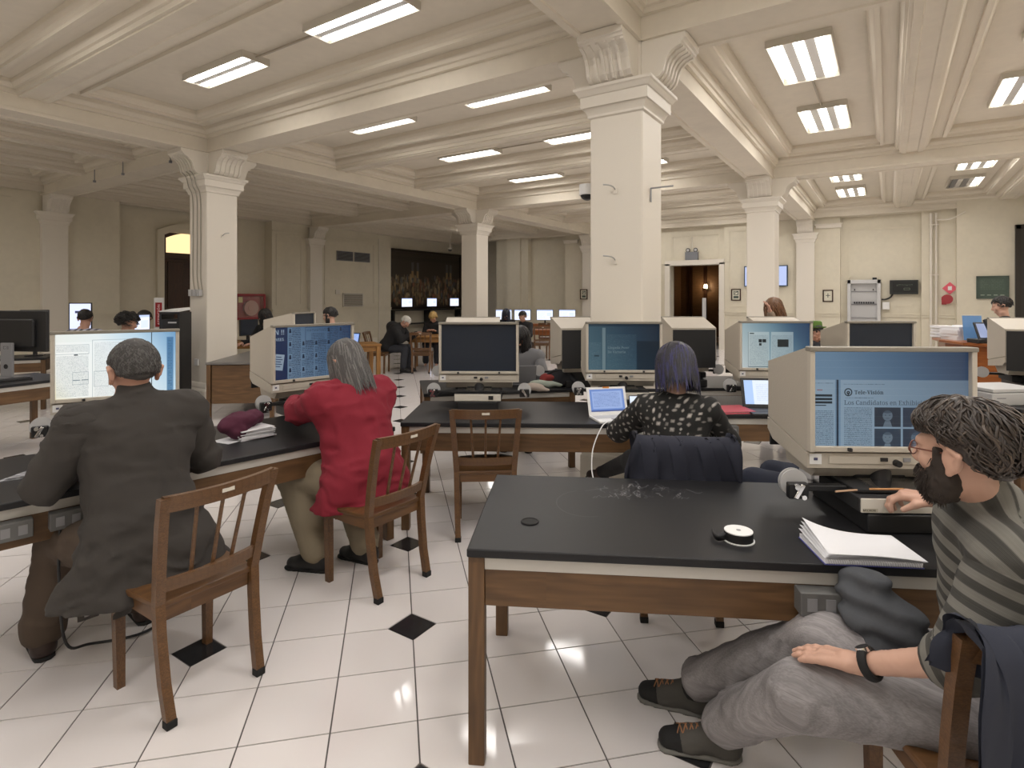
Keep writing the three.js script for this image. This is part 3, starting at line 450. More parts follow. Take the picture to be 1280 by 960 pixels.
function field(prims, cell, noise) {
  const lo = [1e9, 1e9, 1e9], hi = [-1e9, -1e9, -1e9], pad = cell * 3 + .03;
  for (const p of prims) { if (p.t === 2) continue; const ps = p.t === 0 ? [[p.a, p.r1], [p.b, p.r2]] : [[p.c, Math.max(...p.r)]]; for (const [q, r] of ps) for (let i = 0; i < 3; i++) { lo[i] = Math.min(lo[i], q[i] - r - pad); hi[i] = Math.max(hi[i], q[i] + r + pad); } }
  const n = lo.map((l, i) => Math.ceil((hi[i] - l) / cell) + 1), [nx, ny, nz] = n, F = new Float32Array(nx * ny * nz).fill(.2);
  for (const p of prims) {
    if (p.t === 2) continue;
    const m = p.k + cell * 3, R = p.t === 0 ? Math.max(p.r1, p.r2) : Math.max(...p.r), pts = p.t === 0 ? [p.a, p.b] : [p.c], a = [], b = [];
    for (let i = 0; i < 3; i++) { a[i] = Math.max(0, Math.floor((Math.min(...pts.map(q => q[i])) - R - m - lo[i]) / cell)); b[i] = Math.min(n[i] - 1, Math.ceil((Math.max(...pts.map(q => q[i])) + R + m - lo[i]) / cell)); }
    const ba = p.t === 0 ? sub3(p.b, p.a) : 0, bb = ba ? dot3(ba, ba) || 1e-9 : 0;
    for (let z = a[2]; z <= b[2]; z++) for (let y = a[1]; y <= b[1]; y++) for (let x = a[0]; x <= b[0]; x++) {
      const q0 = lo[0] + x * cell, q1 = lo[1] + y * cell, q2 = lo[2] + z * cell; let d;
      if (p.t === 0) { const e0 = q0 - p.a[0], e1 = q1 - p.a[1], e2 = q2 - p.a[2], t = clamp((e0 * ba[0] + e1 * ba[1] + e2 * ba[2]) / bb), f0 = e0 - ba[0] * t, f1 = e1 - ba[1] * t, f2 = e2 - ba[2] * t; d = Math.sqrt(f0 * f0 + f1 * f1 + f2 * f2) - (p.r1 + (p.r2 - p.r1) * t); }
      else { const e = [q0 - p.c[0], q1 - p.c[1], q2 - p.c[2]], u = dot3(e, p.B[0]), v = dot3(e, p.B[1]), w = dot3(e, p.B[2]), a1 = u / p.r[0], a2 = v / p.r[1], a3 = w / p.r[2], k0 = Math.sqrt(a1 * a1 + a2 * a2 + a3 * a3), k1 = Math.hypot(a1 / p.r[0], a2 / p.r[1], a3 / p.r[2]); d = k0 < 1e-6 ? -Math.min(...p.r) : k0 * (k0 - 1) / k1; }
      const i = (z * ny + y) * nx + x, f = F[i], h = Math.max(p.k - Math.abs(f - d), 0) / p.k; F[i] = Math.min(f, d) - h * h * p.k * .25;
    }
  }
  const planes = prims.filter(p => p.t === 2);
  if (noise || planes.length) for (let z = 0, i = 0; z < nz; z++) for (let y = 0; y < ny; y++) for (let x = 0; x < nx; x++, i++) {
    if (F[i] > .06 || (F[i] < -.06)) continue; const q = [lo[0] + x * cell, lo[1] + y * cell, lo[2] + z * cell];
    if (noise) F[i] += noise(q[0], q[1], q[2]);
    for (const p of planes) F[i] = Math.max(F[i], dot3(sub3(q, p.p), p.n));
  }
  return { F, lo, n, cell };
}
function surface({ F, lo, n: [nx, ny, nz], cell }) {       // surface nets
  const id = new Int32Array(nx * ny * nz).fill(-1), P = [], I = [], at = (x, y, z) => (z * ny + y) * nx + x;
  const v = new Float32Array(8), E = [[0, 1], [2, 3], [4, 5], [6, 7], [0, 2], [1, 3], [4, 6], [5, 7], [0, 4], [1, 5], [2, 6], [3, 7]];
  for (let z = 0; z < nz - 1; z++) for (let y = 0; y < ny - 1; y++) for (let x = 0; x < nx - 1; x++) {
    const i0 = (z * ny + y) * nx + x, f0 = F[i0]; if (f0 > cell * 4.5 || f0 < -cell * 4.5) continue;
    let s = 0; for (let k = 0; k < 8; k++) { v[k] = F[i0 + (k & 1) + ((k >> 1) & 1) * nx + (k >> 2) * nx * ny]; if (v[k] < 0) s++; }
    if (s === 0 || s === 8) continue; let c = 0, px = 0, py = 0, pz = 0;
    for (const [a, b] of E) if ((v[a] < 0) !== (v[b] < 0)) { const t = v[a] / (v[a] - v[b]); px += (a & 1) + t * ((b & 1) - (a & 1)); py += ((a >> 1) & 1) + t * (((b >> 1) & 1) - ((a >> 1) & 1)); pz += (a >> 2) + t * ((b >> 2) - (a >> 2)); c++; }
    id[at(x, y, z)] = P.length / 3; P.push(lo[0] + (x + px / c) * cell, lo[1] + (y + py / c) * cell, lo[2] + (z + pz / c) * cell);
  }
  const quad = (a, b, c, d, f) => { if (a < 0 || b < 0 || c < 0 || d < 0) return; f ? I.push(a, b, c, a, c, d) : I.push(a, c, b, a, d, c); };
  for (let z = 1; z < nz - 1; z++) for (let y = 1; y < ny - 1; y++) for (let x = 1; x < nx - 1; x++) {
    const f1 = F[at(x, y, z)], f = f1 < 0; if (f1 > cell * 4.5 || f1 < -cell * 4.5) continue;
    if (f !== F[at(x + 1, y, z)] < 0) quad(id[at(x, y - 1, z - 1)], id[at(x, y, z - 1)], id[at(x, y, z)], id[at(x, y - 1, z)], f);
    if (f !== F[at(x, y + 1, z)] < 0) quad(id[at(x - 1, y, z - 1)], id[at(x - 1, y, z)], id[at(x, y, z)], id[at(x, y, z - 1)], f);
    if (f !== F[at(x, y, z + 1)] < 0) quad(id[at(x - 1, y - 1, z)], id[at(x, y - 1, z)], id[at(x, y, z)], id[at(x - 1, y, z)], f);
  }
  const g = new THREE.BufferGeometry(); g.setAttribute('position', new THREE.Float32BufferAttribute(P, 3)); g.setIndex(I); g.computeVertexNormals();
  const uv = new Float32Array(P.length / 3 * 2); for (let i = 0; i < P.length / 3; i++) { uv[2 * i] = P[3 * i] + P[3 * i + 2] * .7; uv[2 * i + 1] = P[3 * i + 1]; } g.setAttribute('uv', new THREE.BufferAttribute(uv, 2)); return g;
}
let tBlob = 0; const blob = (prims, cell, noise) => { const t0 = Date.now(), g = surface(field(prims, cell, noise)); tBlob += Date.now() - t0; return g; };
const creases = (amp, ph = 0) => (x, y, z) => { const w = vnoise(x * 5 + ph, y * 4, z * 5), a = vnoise(x * 7 + ph + w * 2, y * 22 + w * 4, z * 7), b = vnoise(x * 16 + 3, y * 9 + ph, z * 16 + w * 3); return amp * (1.1 * (w - .5) + 1.3 * (Math.abs(a - .5) * 2 - .5) + .7 * (Math.abs(b - .5) * 2 - .5)); };
const folds = (amp, fx, fy, fz, ph = 0) => (x, y, z) => amp * (vnoise(x * fx + ph, y * fy + 7, z * fz + 3) - .5) * 2;
function bend2(a, b, l1, l2, pole) {                         // middle joint of a two-bone limb
  const d = sub3(b, a), L = Math.min(len3(d), (l1 + l2) * .999), u = nrm(d), x = (l1 * l1 - l2 * l2 + L * L) / (2 * L), h = Math.sqrt(Math.max(0, l1 * l1 - x * x)); let p = sub3(pole, a); p = nrm(add3(p, u, -dot3(p, u))); return add3(add3(a, u, x), p, h);
}
function basis(f, up) { const z = nrm(f), x = nrm(cross3(up, z)), y = cross3(z, x); return [x, y, z]; }
const toB = (o, B, v) => add3(add3(add3(o, B[0], v[0]), B[1], v[1]), B[2], v[2]);
// head: frame B (x left, y up, z face), origin between the ears
function headPrims(o, B, s = 1) {
  const P = v => toB(o, B, v.map(k => k * s)), e = (c, r, k = .02) => ell(P(c), r.map(q => q * s), B, k * s), c = (a, b, r, q, k = .012) => cap(P(a), P(b), r * s, (q ?? r) * s, k * s);
  return [e([0, .035, -.012], [.074, .088, .093]), e([0, .0, .03], [.064, .085, .062]), e([0, -.06, .04], [.05, .045, .048]), c([0, -.095, .062], [0, -.09, .05], .02, .024), c([-.035, -.08, .02], [.035, -.08, .02], .03),
    c([0, .02, .086], [0, -.018, .108], .011, .014), e([0, -.027, .098], [.019, .011, .014], .01), c([-.04, .03, .076], [.04, .03, .076], .014), e([.042, -.018, .062], [.024, .02, .02]), e([-.042, -.018, .062], [.024, .02, .02]),
    c([-.018, -.055, .088], [.018, -.055, .088], .0085), c([-.015, -.067, .086], [.015, -.067, .086], .009),
    ...[1, -1].flatMap(q => [e([q * .08, .0, -.01], [.01, .035, .023], .008), c([q * .09, .028, -.006], [q * .094, .012, -.03], .0065, .007, .005), c([q * .094, .012, -.03], [q * .088, -.02, -.02], .007, .006, .005), c([q * .082, -.034, -.002], [q * .083, -.02, -.012], .0085, .008, .006)])];
}
function hand(w, dir, up, curl = .5, s = 1, side = 1, spread = .1) {   // w wrist, dir to the knuckles, up back of the hand, side +1 left hand
  const B = basis(dir, up), P = v => toB(w, B, [v[0] * side * s, v[1] * s, v[2] * s]), out = [], c = (a, b, r, q) => out.push(cap(P(a), P(b), r * s, q * s, .008));
  c([-.018, 0, .02], [-.026, 0, .082], .017, .014); c([0, 0, .02], [0, .002, .086], .018, .014); c([.018, 0, .02], [.024, 0, .078], .016, .013); c([0, 0, -.01], [0, 0, .025], .025, .026);
  const F = [[-.03, .084, .07], [-.01, .09, .08], [.012, .086, .074], [.031, .076, .058]];
  F.forEach(([x, z, L], i) => { let p = [x, 0, z], a = curl * .55 + .06 * i * curl; for (let k = 0; k < 3; k++) { const l = L * [.46, .31, .23][k], q = [p[0] + x * spread * 1.2 * l / .03 * .3, p[1] - Math.sin(a) * l, p[2] + Math.cos(a) * l]; c(p, q, .0098 - k * .001, .009 - k * .0012); p = q; a += curl * .75; } });
  c([-.02, -.006, .018], [-.045, -.014, .048], .014, .0115); c([-.045, -.014, .048], [-.05, -.026 - .01 * curl, .08], .0112, .009); return out;
}
// hair: many tapered locks growing from the crown over a cap
function hairLocks(o, B, s, opt) {
  const pos = [], idx = [], N = opt.n, C = [0, .03 + (opt.dy ?? 0), -.012], RX = .079 + opt.t, RY = .093 + opt.t, RZ = .098 + opt.t;
  for (let i = 0; i < N; i++) {
    const az = rnd() * 2 * Math.PI, cz = Math.cos(az), mx = cz > .35 ? opt.front : cz > -.35 ? (opt.side ?? opt.back) : opt.back, th0 = Math.sqrt(rnd()) * mx, L = Math.min(opt.len * rr(.7, 1.15), (mx + (opt.ext ?? .35) - th0) * .1), seg = 7, ph = rnd() * 6, wv = opt.wave * rr(.4, 1.4), base = pos.length / 3, lift = rr(0, opt.lift), r0 = opt.r * rr(.7, 1.3), tw = opt.part ? (Math.sin(az) > 0 ? 1 : -1) : 0; let prev = null, drop = 0, aa = az;
    for (let k = 0; k <= seg; k++) {
      const t = k / seg; let th = th0 + t * L / .1, y = 0; const lim = opt.lim ?? 1.75; if (th > lim) { y = -(th - lim) * .1; th = lim; } aa = az + Math.sin(ph + t * 5) * wv + tw * 0 + (opt.swirl ?? 0) * t;
      const g = 1 + lift * Math.sin(Math.PI * Math.min(1, t * 1.1)) + .02 * rnd() + (y < 0 ? (opt.flare ?? 0) * y : 0);
      const v = [C[0] + Math.sin(th) * Math.sin(aa) * RX * g, C[1] + Math.cos(th) * RY * g + y, C[2] + Math.sin(th) * Math.cos(aa) * RZ * g], p = toB(o, B, v.map(q => q * s));
      const nx = nrm([Math.cos(aa), 0, -Math.sin(aa)]), nn = nrm([Math.sin(th) * Math.sin(aa), Math.cos(th), Math.sin(th) * Math.cos(aa)]), rad = r0 * s * (t < .75 ? 1 : (1 - t) * 4 * .9 + .1);
      for (let e = 0; e < 5; e++) { const an = e / 5 * 2 * Math.PI, off = add3([nx[0] * Math.cos(an) * rad * 1.6, nx[1] * Math.cos(an) * rad, nx[2] * Math.cos(an) * rad * 1.6], nn, Math.sin(an) * rad * .8); pos.push(...toB(p, B, off)); }
      if (k) for (let e = 0; e < 5; e++) { const a = base + (k - 1) * 5 + e, b = base + (k - 1) * 5 + (e + 1) % 5; idx.push(a, b, a + 5, b, b + 5, a + 5); }
      void prev; void drop;
    }
  }
  const g = new THREE.BufferGeometry(); g.setAttribute('position', new THREE.Float32BufferAttribute(pos, 3)); g.setIndex(idx); g.computeVertexNormals(); g.setAttribute('uv', new THREE.Float32BufferAttribute(new Float32Array(pos.length / 3 * 2), 2)); return g;
}
const SKIN = { a: std([.52, .29, .21], .55), b: std([.58, .35, .26], .5), c: std([.42, .23, .16], .55) };
const cloth = (c, o = {}) => std(c, .9, { bumpMap: weave, bumpScale: .0006, ...o });
// a seated (or standing) figure; every joint in the figure's own frame: +z forward, +x to its left
function person(c) {
  const t = thing('person', c.label, 'person', [c.pos[0], c.y ?? 0, c.pos[1]], c.face * D2R), q = c.q ?? .014, S = c.skin ?? SKIN.a, s = c.size ?? 1;
  const pel = c.pel ?? [0, .53, 0], neck = c.neck ?? [0, 1.03, .06], sp = nrm(sub3(neck, pel)), st = (c.turn ?? 0) * D2R, lat = [Math.cos(st), 0, -Math.sin(st)], sh = c.sh ?? .175, drop = add3(neck, sp, -.055);
  const sL = c.sL ?? add3(drop, lat, sh), sR = c.sR ?? add3(drop, lat, -sh), hd = c.head ?? add3(neck, [0, .17, .03]);
  const hl = c.hips ?? .09, hL = add3(pel, [hl, -.01, .02]), hR = add3(pel, [-hl, -.01, .02]), kL = c.kL ?? [.13, .51, .43], kR = c.kR ?? [-.13, .51, .43], aL = c.aL ?? [.13, .1, .4], aR = c.aR ?? [-.13, .1, .4];
  const wL = c.wL ?? [.14, .8, .4], wR = c.wR ?? [-.14, .8, .4], eL = c.eL ?? bend2(sL, wL, .28, .25, c.pL ?? [.5, .4, -.1]), eR = c.eR ?? bend2(sR, wR, .28, .25, c.pR ?? [-.5, .4, -.1]);
  const yaw = (c.yaw ?? 0) * D2R, pit = (c.pitch ?? 15) * D2R, HB = basis([Math.sin(yaw) * Math.cos(pit), -Math.sin(pit), Math.cos(yaw) * Math.cos(pit)], c.tilt ?? [0, 1, 0]);
  const chest = mix3(pel, neck, .66), CB = [lat, sp, nrm(cross3(lat, sp))], w = c.bulk ?? 1;
  const torso = k => [ell(add3(pel, [0, .03, 0]), [.155 * w + k, .12 + k, .115 * w + k], CB, .06), ell(mix3(pel, neck, .36), [.145 * w + k, .16, .105 * w + k], CB, .06), ell(chest, [.16 * w + k, .19 + k, .105 * w + k], CB, .06), cap(sL, sR, .056 * w + k, .056 * w + k, .06)];
  const hs = c.hs ?? 1, dl = c.hL ?? nrm(sub3(wL, eL)), dr = c.hR ?? nrm(sub3(wR, eR));
  const bodyP = [...torso(-.015), cap(neck, add3(hd, HB[1], -.05), .056, .052, .02), cap(sL, eL, .046, .039, .02), cap(eL, wL, .039, .026, .02), cap(sR, eR, .046, .039, .02), cap(eR, wR, .039, .026, .02), cap(hL, kL, .075, .055), cap(kL, aL, .05, .036), cap(hR, kR, .075, .055), cap(kR, aR, .05, .036), cap(add3(aL, [0, -.045, 0]), add3(add3(aL, [0, -.06, 0]), nrm(c.tL ?? [0, 0, 1]), .08), .028), cap(add3(aR, [0, -.045, 0]), add3(add3(aR, [0, -.06, 0]), nrm(c.tR ?? [0, 0, 1]), .08), .028)];
  const head = headPrims(hd, HB, s), gs = [blob(bodyP, Math.max(q, .013)), blob([...head, cap(add3(hd, HB[1], -.05), neck, .05, .054, .02)], c.hq ?? (q < .016 ? .0042 : .009))];
  if (c.hands !== 0) for (const [wr, d, up, sd, cu] of [[wL, dl, c.uL ?? [0, 1, 0], 1, c.cL ?? .5], [wR, dr, c.uR ?? [0, 1, 0], -1, c.cR ?? .5]]) gs.push(blob(hand(wr, d, up, cu, hs, sd), c.fq ?? (q < .016 ? .0036 : .008)));
  part('body', gs, S, t);
  // clothes
  const T = c.top, fo = q < .016 ? creases(T.fold ?? .006, c.pos[0] * 9) : folds(T.fold ?? .006, 9, 7, 9, c.pos[0] * 9), te = T.ease ?? .016;
  part(T.name ?? 'shirt', blob([...torso(te), ...(T.extra ?? []), ...(T.collar ? [cap(add3(neck, sp, -.01), add3(neck, sp, T.collar === true ? .035 : T.collar), .07, .066, .02)] : []), ...(T.collarTo ? [cap(neck, mix3(neck, add3(hd, HB[1], -.05), T.collarTo), .078, .068, .03)] : []), ...(T.hem ? [plane([0, T.hem, 0], [0, -1, 0])] : [])], q, fo), T.mat, t, T.label);
  for (const [a, b, d, f, n] of [[sL, eL, wL, T.toL ?? T.to ?? .95], [sR, eR, wR, T.toR ?? T.to ?? .95]]) {
    const g = blob([cap(a, b, .06 * w + te * .6, .05 + te * .6), cap(b, mix3(b, d, f), .05 + te * .6, (f > .5 ? .036 : .047) + te * .6)], q, q < .016 ? creases((T.fold ?? .006) * .9, b[0] * 7) : folds((T.fold ?? .006) * 1.1, 16, 16, 16, b[0] * 7));
    if (T.along) { const p = g.attributes.position, uv = g.attributes.uv, L1 = len3(sub3(b, a)), u1 = nrm(sub3(b, a)), u2 = nrm(sub3(d, b)); for (let i = 0; i < p.count; i++) { const v = [p.getX(i), p.getY(i), p.getZ(i)], k1 = dot3(sub3(v, a), u1), k2 = dot3(sub3(v, b), u2); uv.setXY(i, 0, .5 - (k1 < L1 && k2 < .02 ? k1 : L1 + Math.max(0, k2))); } }
    part('sleeve', g, T.mat, t);
  }
  if (c.legs) { const G = c.legs, e = G.ease ?? .018, f = q < .016 ? creases(G.fold ?? .006, 2) : folds(G.fold ?? .006, 12, 12, 12, 2); part(G.name ?? 'trousers', blob([ell(add3(pel, [0, -.005, 0]), [.16 * w + e, .11 + e, .125 + e], undefined, .05), cap(hL, kL, .08 + e, .062 + e, .04), cap(kL, mix3(kL, aL, .93), .06 + e, .045 + e * 1.4, .03), cap(hR, kR, .08 + e, .062 + e, .04), cap(kR, mix3(kR, aR, .93), .06 + e, .045 + e * 1.4, .03)], q, f), G.mat, t); }
  if (c.shoes) for (const [a, td] of [[aL, c.tL ?? [0, 0, 1]], [aR, c.tR ?? [0, 0, 1]]]) {
    const u = nrm(td), fl = c.shoes.free ? a[1] - .095 : 0, b = [a[0], fl, a[2]], g = (z, y) => add3(add3(b, u, z), [0, y, 0]);
    const sh = part('shoe', blob([cap(g(-.03, .045), g(.1, .042), .043, .04), cap(g(.1, .04), g(.165, .034), .043, .034), cap(g(-.025, .05), g(-.012, .1), .043, .048), cap(g(.02, .08), g(.05, .07), .03, .03), plane(g(0, .014), [0, -1, 0])], .008), c.shoes.mat, t);
    part('sole', blob([cap(g(-.035, .012), g(.17, .012), .043, .042, .01), plane(g(0, .001), [0, -1, 0]), plane(g(0, .018), [0, 1, 0])], .009), c.shoes.sole ?? M.rubber, sh);
    if (c.shoes.lace) part('toe_cap', blob([cap(g(.135, .036), g(.17, .034), .044, .037, .01), plane(g(0, .016), [0, -1, 0])], .008), M.rubber, sh);
    if (c.shoes.lace) for (let k = 0; k < 5; k++) { const z = .045 + k * .02, sd = nrm(cross3([0, 1, 0], u)), y = .099 - k * .003; for (const m of [-1, 1]) part('lace', tube([add3(g(z, y - .012), sd, -.024 * m), g(z + .009, y + .002), add3(g(z + .018, y - .014), sd, .024 * m)], .0024, 8, 5), c.shoes.lace, sh); }
  }
  if (c.socks) for (const [k, a] of [[kL, aL], [kR, aR]]) part('sock', rod(add3(a, [0, -.03, 0]), mix3(a, k, .35), .05, .054, 16), c.socks, t);
  // hair
  const h = c.hair;
  if (h) {
    const P = v => toB(hd, HB, v.map(k => k * s)), dirB = v => toB([0, 0, 0], HB, v), capP = [ell(P([0, .036 + (h.dy ?? 0), -.014]), [.079 + h.t * .8, .093 + h.t, .098 + h.t].map(k => k * s), HB, .01), plane(P([0, h.hl ?? .055, h.fz ?? .055]), dirB([0, -.75, .66])), plane(P([0, h.low ?? -.05, 0]), dirB([0, -1, .1]))];
    if (h.bob) capP.splice(1, 0, ell(P([0, -.03, -.03]), [.1 * s, .105 * s, .095 * s], HB, .03));
    const hm = part('hair', blob(capP, q < .016 ? .006 : .011, folds(.003, 60, 60, 60)), h.mat, t);
    if (h.n) { part('locks', hairLocks(hd, HB, s, h), h.mat, hm); if (h.mat2) part('light_locks', hairLocks(hd, HB, s, { ...h, n: h.n2 ?? h.n * .5 | 0 }), h.mat2, hm); }
  }
  if (c.face2) {                                              // eyes and brows where the face shows
    const P = v => toB(hd, HB, v.map(k => k * s)); for (const k of [-1, 1]) { const e = part('eye', ball(.0115 * s, ...P([k * .031, .012, .072])), M.white, t); part('iris', ball(.006 * s, ...P([k * .031, .012, .0795])), M.black, e); part('eyebrow', rod(P([k * .016, .034, .09]), P([k * .048, .036, .076]), .004 * s, .003 * s), h?.mat ?? M.black, t); }
  }
  if (c.beard) { const P = v => toB(hd, HB, v.map(k => k * s)), e = (cc, r) => ell(P(cc), r.map(k => k * s), HB, .015); part('beard', blob([...[1, -1].flatMap(k => [cap(P([k * .07, .012, .024]), P([k * .062, -.055, .016]), .013 * s, .02 * s, .012), cap(P([k * .062, -.055, .016]), P([k * .03, -.1, .05]), .02 * s, .024 * s, .015)]), e([0, -.082, .052], [.042, .034, .042]), e([.05, -.05, .028], [.022, .055, .036]), e([-.05, -.05, .028], [.022, .055, .036]), e([0, -.048, .088], [.03, .009, .015]), cap(P([.045, -.085, .025]), P([-.045, -.085, .025]), .028 * s)], q < .016 ? .0045 : .009, folds(.004, 90, 90, 90)), c.beard, t); }
  if (c.beard && q < .016) { const g = []; for (let i = 0; i < 1100; i++) { const f = rr(-1.75, 1.75), y = lerp(-.118, Math.abs(f) > 1.15 ? .0 : -.035, rnd()); if (Math.abs(f) < .42 && y > -.074 && y < -.047) continue; const k = y < -.075 ? 1 - (-.075 - y) * 7 : 1, z0 = .022 + .008 * (y > -.04 ? -1 : 1), o = [Math.sin(f) * .071 * k, y, z0 + Math.cos(f) * .074 * k], d = [Math.sin(f) * .006 + rr(-.005, .005), -.016, Math.cos(f) * .008 + rr(-.004, .004)], W = v => toB(hd, HB, v.map(u => u * s)); g.push(rod(W(o), W(add3(o, d)), .0016 * s, .0005 * s, 4)); } part('beard_hairs', g, c.beard, t); }
  if (c.glasses) { const P = v => toB(hd, HB, v.map(k => k * s)), g = []; for (const k of [-1, 1]) { const o = P([k * .033, .006, .1]), pts = []; for (let i = 0; i <= 16; i++) { const a = i / 16 * 2 * Math.PI; pts.push(toB(o, HB, [Math.cos(a) * .026, Math.sin(a) * .018, -.004 * k * Math.cos(a) * k])); } g.push(norm(new THREE.TubeGeometry(new THREE.CatmullRomCurve3(pts.map(p => V(...p)), true), 24, .0018, 6)), rod(P([k * .06, .01, .097]), P([k * .083, .012, -.01]), .0019), rod(P([k * .083, .012, -.01]), P([k * .084, -.008, -.024]), .0019)); } g.push(rod(P([-.008, .01, .104]), P([.008, .01, .104]), .0017)); const gl = part('glasses', g, c.glasses, t); for (const k of [-1, 1]) part('lens', norm(new THREE.CylinderGeometry(.024, .024, .001, 20)).scale(1, 1, .72).rotateX(Math.PI / 2).applyMatrix4(new THREE.Matrix4().makeBasis(V(...HB[0]), V(...HB[1]), V(...HB[2])).setPosition(...P([k * .033, .006, .1]))), M.glass, gl); }
  t.userData.j = undefined; return { t, hd, HB, sL, sR, eL, eR, wL, wR, neck, pel, CB };
}

// cloth hanging over a bar: profile in (z, y), width along x, folds deepening downwards
function drape(W, prof, amp, n = 46, ph = 0, flare = .06) {
  const c = new THREE.CatmullRomCurve3(prof.map(([z, y]) => V(0, y, z))), m = 44, top = Math.max(...prof.map(p => p[1])), grid = [];
  for (let j = 0; j <= m; j++) { const p = c.getPoint(j / m), tg = c.getTangent(j / m), nz = -tg.y, ny = tg.z; for (let i = 0; i <= n; i++) { const u = i / n - .5, dn = clamp((top - p.y) / .35), x = u * (W + flare * dn * 2) + .012 * Math.sin(j * .4 + i), o = amp * dn * (Math.sin(u * 21 + ph + 1.5 * Math.sin(p.y * 7 + u * 3)) + .5 * Math.sin(u * 43 + ph * 2 + p.y * 5)) - .02 * (Math.abs(u) > .46 ? 1 : 0) + .006 * vnoise(u * 30, p.y * 22, 2); grid.push([x, p.y + ny * o + .012 * Math.sin(u * 9 + ph) * dn, p.z + nz * o]); } }
  const q = []; const at = (j, i) => grid[j * (n + 1) + i]; const pos = grid.flat(), idx = []; for (let j = 0; j < m; j++) for (let i = 0; i < n; i++) { const a = j * (n + 1) + i; idx.push(a, a + 1, a + n + 1, a + 1, a + n + 2, a + n + 1); } void q; void at;
  const g = new THREE.BufferGeometry(); g.setAttribute('position', new THREE.Float32BufferAttribute(pos, 3)); g.setIndex(idx); g.computeVertexNormals(); const g2 = g.clone(), P = g2.attributes.position, N = g.attributes.normal; for (let i = 0; i < P.count; i++) P.setXYZ(i, P.getX(i) - N.getX(i) * .012, P.getY(i) - N.getY(i) * .012, P.getZ(i) - N.getZ(i) * .012); return mergeGeometries([norm(g), norm(g2)]);
}
// ---------------------------------------------------------------- the four readers in front
const jeans = std([.43, .405, .41], .85, { map: dataTex(256, 256, (u, v, x, y) => { const k = .82 + .25 * (fbm(u * 40, v * 4, 3) - .5) + .12 * (hash(x, y) - .5) + .25 * (fbm(u * 5, v * 5, 3, 5) - .5); return [k, k, k]; }, true, [2, 2]), bumpMap: weave, bumpScale: .0005 });
const stripes = dataTex(64, 512, (u, v, x, y) => { const p = (v * 512 % 22) / 22, n = .12 * (hash(x, y) - .5) + .06 * (fbm(u * 4, v * 30, 2) - .5), k = p < .5 ? .47 : .27; return [k + n * .3, k * .985 + n * .3, k * .93 + n * .3]; }, true, [1, 1]);
stripes.repeat.set(3, 1.0);
const worldTo = (pos, face, r, y, d) => { const [X, Z] = plan(r, d), a = face * D2R, dx = X - pos[0], dz = Z - pos[1]; return [dx * Math.cos(a) - dz * Math.sin(a), y, dx * Math.sin(a) + dz * Math.cos(a)]; };
